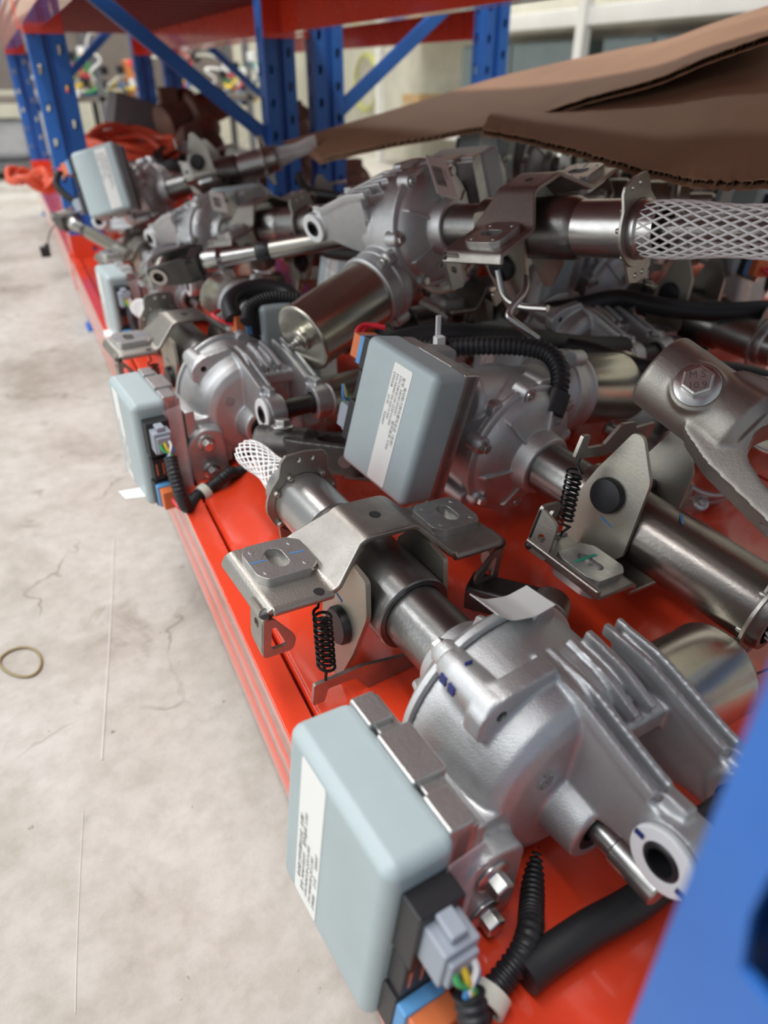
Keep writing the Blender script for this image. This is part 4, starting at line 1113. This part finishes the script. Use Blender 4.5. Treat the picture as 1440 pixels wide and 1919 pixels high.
for (c, ax, s_, lab) in (((0.60, 2.45, 0.27), (1, 0.3, 0.2), 1.2, 'brown casting low beside the blue centre post'), ((0.58, 2.62, 0.38), (0.4, 0.8, 0.4), 1.2, 'brown casting on the heap left of the blue centre post'),
        ((0.60, 2.80, 0.47), (0.9, 0.3, 0.25), 1.2, 'reddish brown casting highest left of the centre post'), ((0.45, 2.80, 0.30), (1, -0.4, 0.1), 1.3, 'brown casting behind the black cable coils'),
        ((0.88, 2.45, 0.30), (0.7, 0.4, 0.3), 1.2, 'brown casting right of the blue centre post'), ((0.90, 2.60, 0.43), (0.3, 0.9, 0.2), 1.2, 'brown casting on the heap right of the centre post'),
        ((1.02, 2.40, 0.27), (0.2, 1, 0.1), 1.1, 'brown casting just left of the torn cardboard tip')):
    casting(c, ax, s_, lab, k); k += 1
gp = empty('grey_box', (0.47, 3.05, SH), 'tilted dark grey metal box behind the black cable coils', 'box')
build(MB().box((0, 0, 0.17), (0.26, 0.20, 0.30), (V3((0.96, 0, -0.28)), V3((0, 1, 0)), V3((0.28, 0, 0.96)))), 'box_body', GRYM, gp, bevel=0.004)
build(MB().box((0.03, -0.10, 0.20), (0.22, 0.012, 0.05), (V3((0.96, 0, -0.28)), V3((0, 1, 0)), V3((0.28, 0, 0.96)))), 'lid_flange', GRYM, gp, bevel=0.002)

# dark work shelf across the end of the aisle with wire looms
ws = empty('steel_work_shelf', (0.2, 5.9, 0), 'dark steel shelf across the end of the aisle, covered with wiring', 'shelf')
for zz in (0.10, 0.47): build(MB().rng((-1.6, 1.5), (-0.25, 0.30), (zz - 0.035, zz)), 'shelf_board', GRYM if zz < 0.2 else BRNM, ws, bevel=0.004)
for xx in (-1.55, -0.55, 0.45, 1.45):
    for yy in (-0.23, 0.27): build(MB().rng((xx - 0.02, xx + 0.02), (yy - 0.02, yy + 0.02), (0, 0.95)), 'post', GRYM, ws)
build(MB().rng((-1.6, 1.5), (0.27, 0.31), (0.50, 0.95)), 'back_panel', BRNM, ws)
for k, (xx, ww, hh, lab) in enumerate(((-0.62, 0.34, 0.27, 'pale grey sack, widest on the bottom of the end shelf'), (-0.18, 0.30, 0.24, 'pale grey sack beside the corner post on the end shelf'), (-1.05, 0.34, 0.25, 'pale grey sack at the far left on the end shelf'))):
    b = MB().box((0, 0, hh / 2), (ww, 0.36, hh))
    o = build(b, 'sack', SACK, None, bevel=0.06, seg=4); o.location = (0.2 + xx, 5.9, 0.10); tag(o, lab, 'sack', 'sacks under the end shelf')
rnd = random.Random(11)
LOOM = [('white and red wire loom with pale plugs hanging over the end shelf', Pd(175, 130, 5.3)), ('grey wire loom drooping beside the far post', Pd(235, 135, 5.2)), ('tangled wire loom behind the diagonal brace', Pd(345, 95, 5.6)),
        ('pale tangled wire loom left of the centre post', Pd(430, 90, 5.6)), ('small dark wire loom near the corner post', Pd(130, 130, 5.6)), ('wire loom with yellow ends in front of the end shelf', Pd(470, 120, 5.3))]
WM = [WRED, WWHT, WYEL, WGRN, MARKB, CREAM, RUB]
for lab, P in LOOM:
    P = CAM + (P - CAM) * ((5.74 - CAM.y) / (P - CAM).y); P.z = 0.50
    T = empty('wire_loom', P, lab, 'wire loom', 'wire looms on the end shelf')
    for q in range(7):
        pts = [V3((0, 0, 0))]
        for _ in range(5): pts.append(pts[-1] + V3((rnd.uniform(-0.12, 0.12), rnd.uniform(-0.07, 0.05), rnd.uniform(-0.05, 0.09))))
        build(MB().sweep(catmull(pts, 5), 0.008, 6), 'wire', WM[(q + len(lab)) % 7], T)
        build(MB().box(pts[-1], (0.045, 0.03, 0.05)), 'plug', NYL if q % 2 else BLKP, T, bevel=0.004)
oc = Pd(245, 70, 5.5); oc = CAM + (oc - CAM) * (5.78 / oc.y); oc.z = 0.57
ob = empty('orange_carton', oc, 'small orange carton beside the far blue post', 'carton')
build(MB().box((0, 0, 0), (0.16, 0.14, 0.20)), 'carton_body', mat('orange_carton', (0.62, 0.22, 0.06), 0, 0.6), ob, bevel=0.004)
build(MB().box((0, 0, 0.102), (0.15, 0.05, 0.003)), 'tape_strip', CREAM, ob)

# white shelving along the side wall
wsv = empty('white_shelving', (2.62, 2.0, 0), 'white enamelled steel shelving along the cream wall beyond the racks', 'shelf')
for zz in (0.86, 0.30):
    build(MB().rng((0, 0.36), (-1.2, 3.6), (zz - 0.012, zz)), 'shelf_board', WHTM, wsv)
    build(MB().strip([(0.012, -0.07), (0.0, -0.07), (0.0, 0.0), (0.012, 0.0)], 0.004, 4.8, (0, 1.2, zz), (1, 0, 0), (0, 0, 1), 0.003), 'front_rail', WHTM, wsv)
for yy in (-1.15, 1.27, 3.55):
    build(MB().rng((-0.02, 0.03), (yy - 0.03, yy + 0.03), (0, 1.5)), 'post', WHTM, wsv, bevel=0.003)
for k, (ya, yb, lab) in enumerate(((-0.9, 0.35, 'grey green steel cabinet under the white shelf, at the right'), (0.5, 1.2, 'grey green steel cabinet under the white shelf, left of the white post'), (1.4, 2.5, 'grey green steel cabinet under the white shelf, behind the second row post'))):
    T = empty('steel_cabinet', (2.70, 2.0 + (ya + yb) / 2, 0.30), lab, 'cabinet', 'cabinets under the white shelf')
    w_ = yb - ya
    build(MB().rng((0, 0.26), (-w_ / 2, w_ / 2), (0, 0.44)), 'cabinet_body', TEAL, T, bevel=0.004)
    for sg in (-1, 1):
        d = build(MB().rng((-0.012, -0.001), (sg * w_ / 4 - w_ / 4 + 0.012, sg * w_ / 4 + w_ / 4 - 0.012), (0.012, 0.428)), 'cabinet_door', TEAL, T, bevel=0.003)
        build(MB().rng((-0.026, -0.012), (sg * 0.03 - 0.006, sg * 0.03 + 0.006), (0.18, 0.28)), 'door_handle', GRYM, d, bevel=0.002)
wb = empty('wooden_crate', (2.77, 5.12, 0.386), 'small pale wooden crate just above the cardboard sheet', 'crate')
for k in range(3): build(MB().box((0, 0, -0.06 + 0.06 * k), (0.22, 0.26, 0.052)), 'plank', WOOD, wb, bevel=0.003)
# yellow hose hung on the wall
hz = MB()
pts = []
for i in range(97):
    a = 2 * PI * i / 48
    pts.append(V3((2.975 - 0.012 * (i / 48), 6.55 + 0.24 * math.cos(a), 0.55 + 0.20 * math.sin(a) - 0.02 * (i / 48))))
hz.sweep(pts, 0.011, 8)
tag(build(hz, 'garden_hose', mat('yellow_hose', (0.45, 0.45, 0.16), 0, 0.5)), 'yellow green hose loop hanging on the cream wall', 'hose')
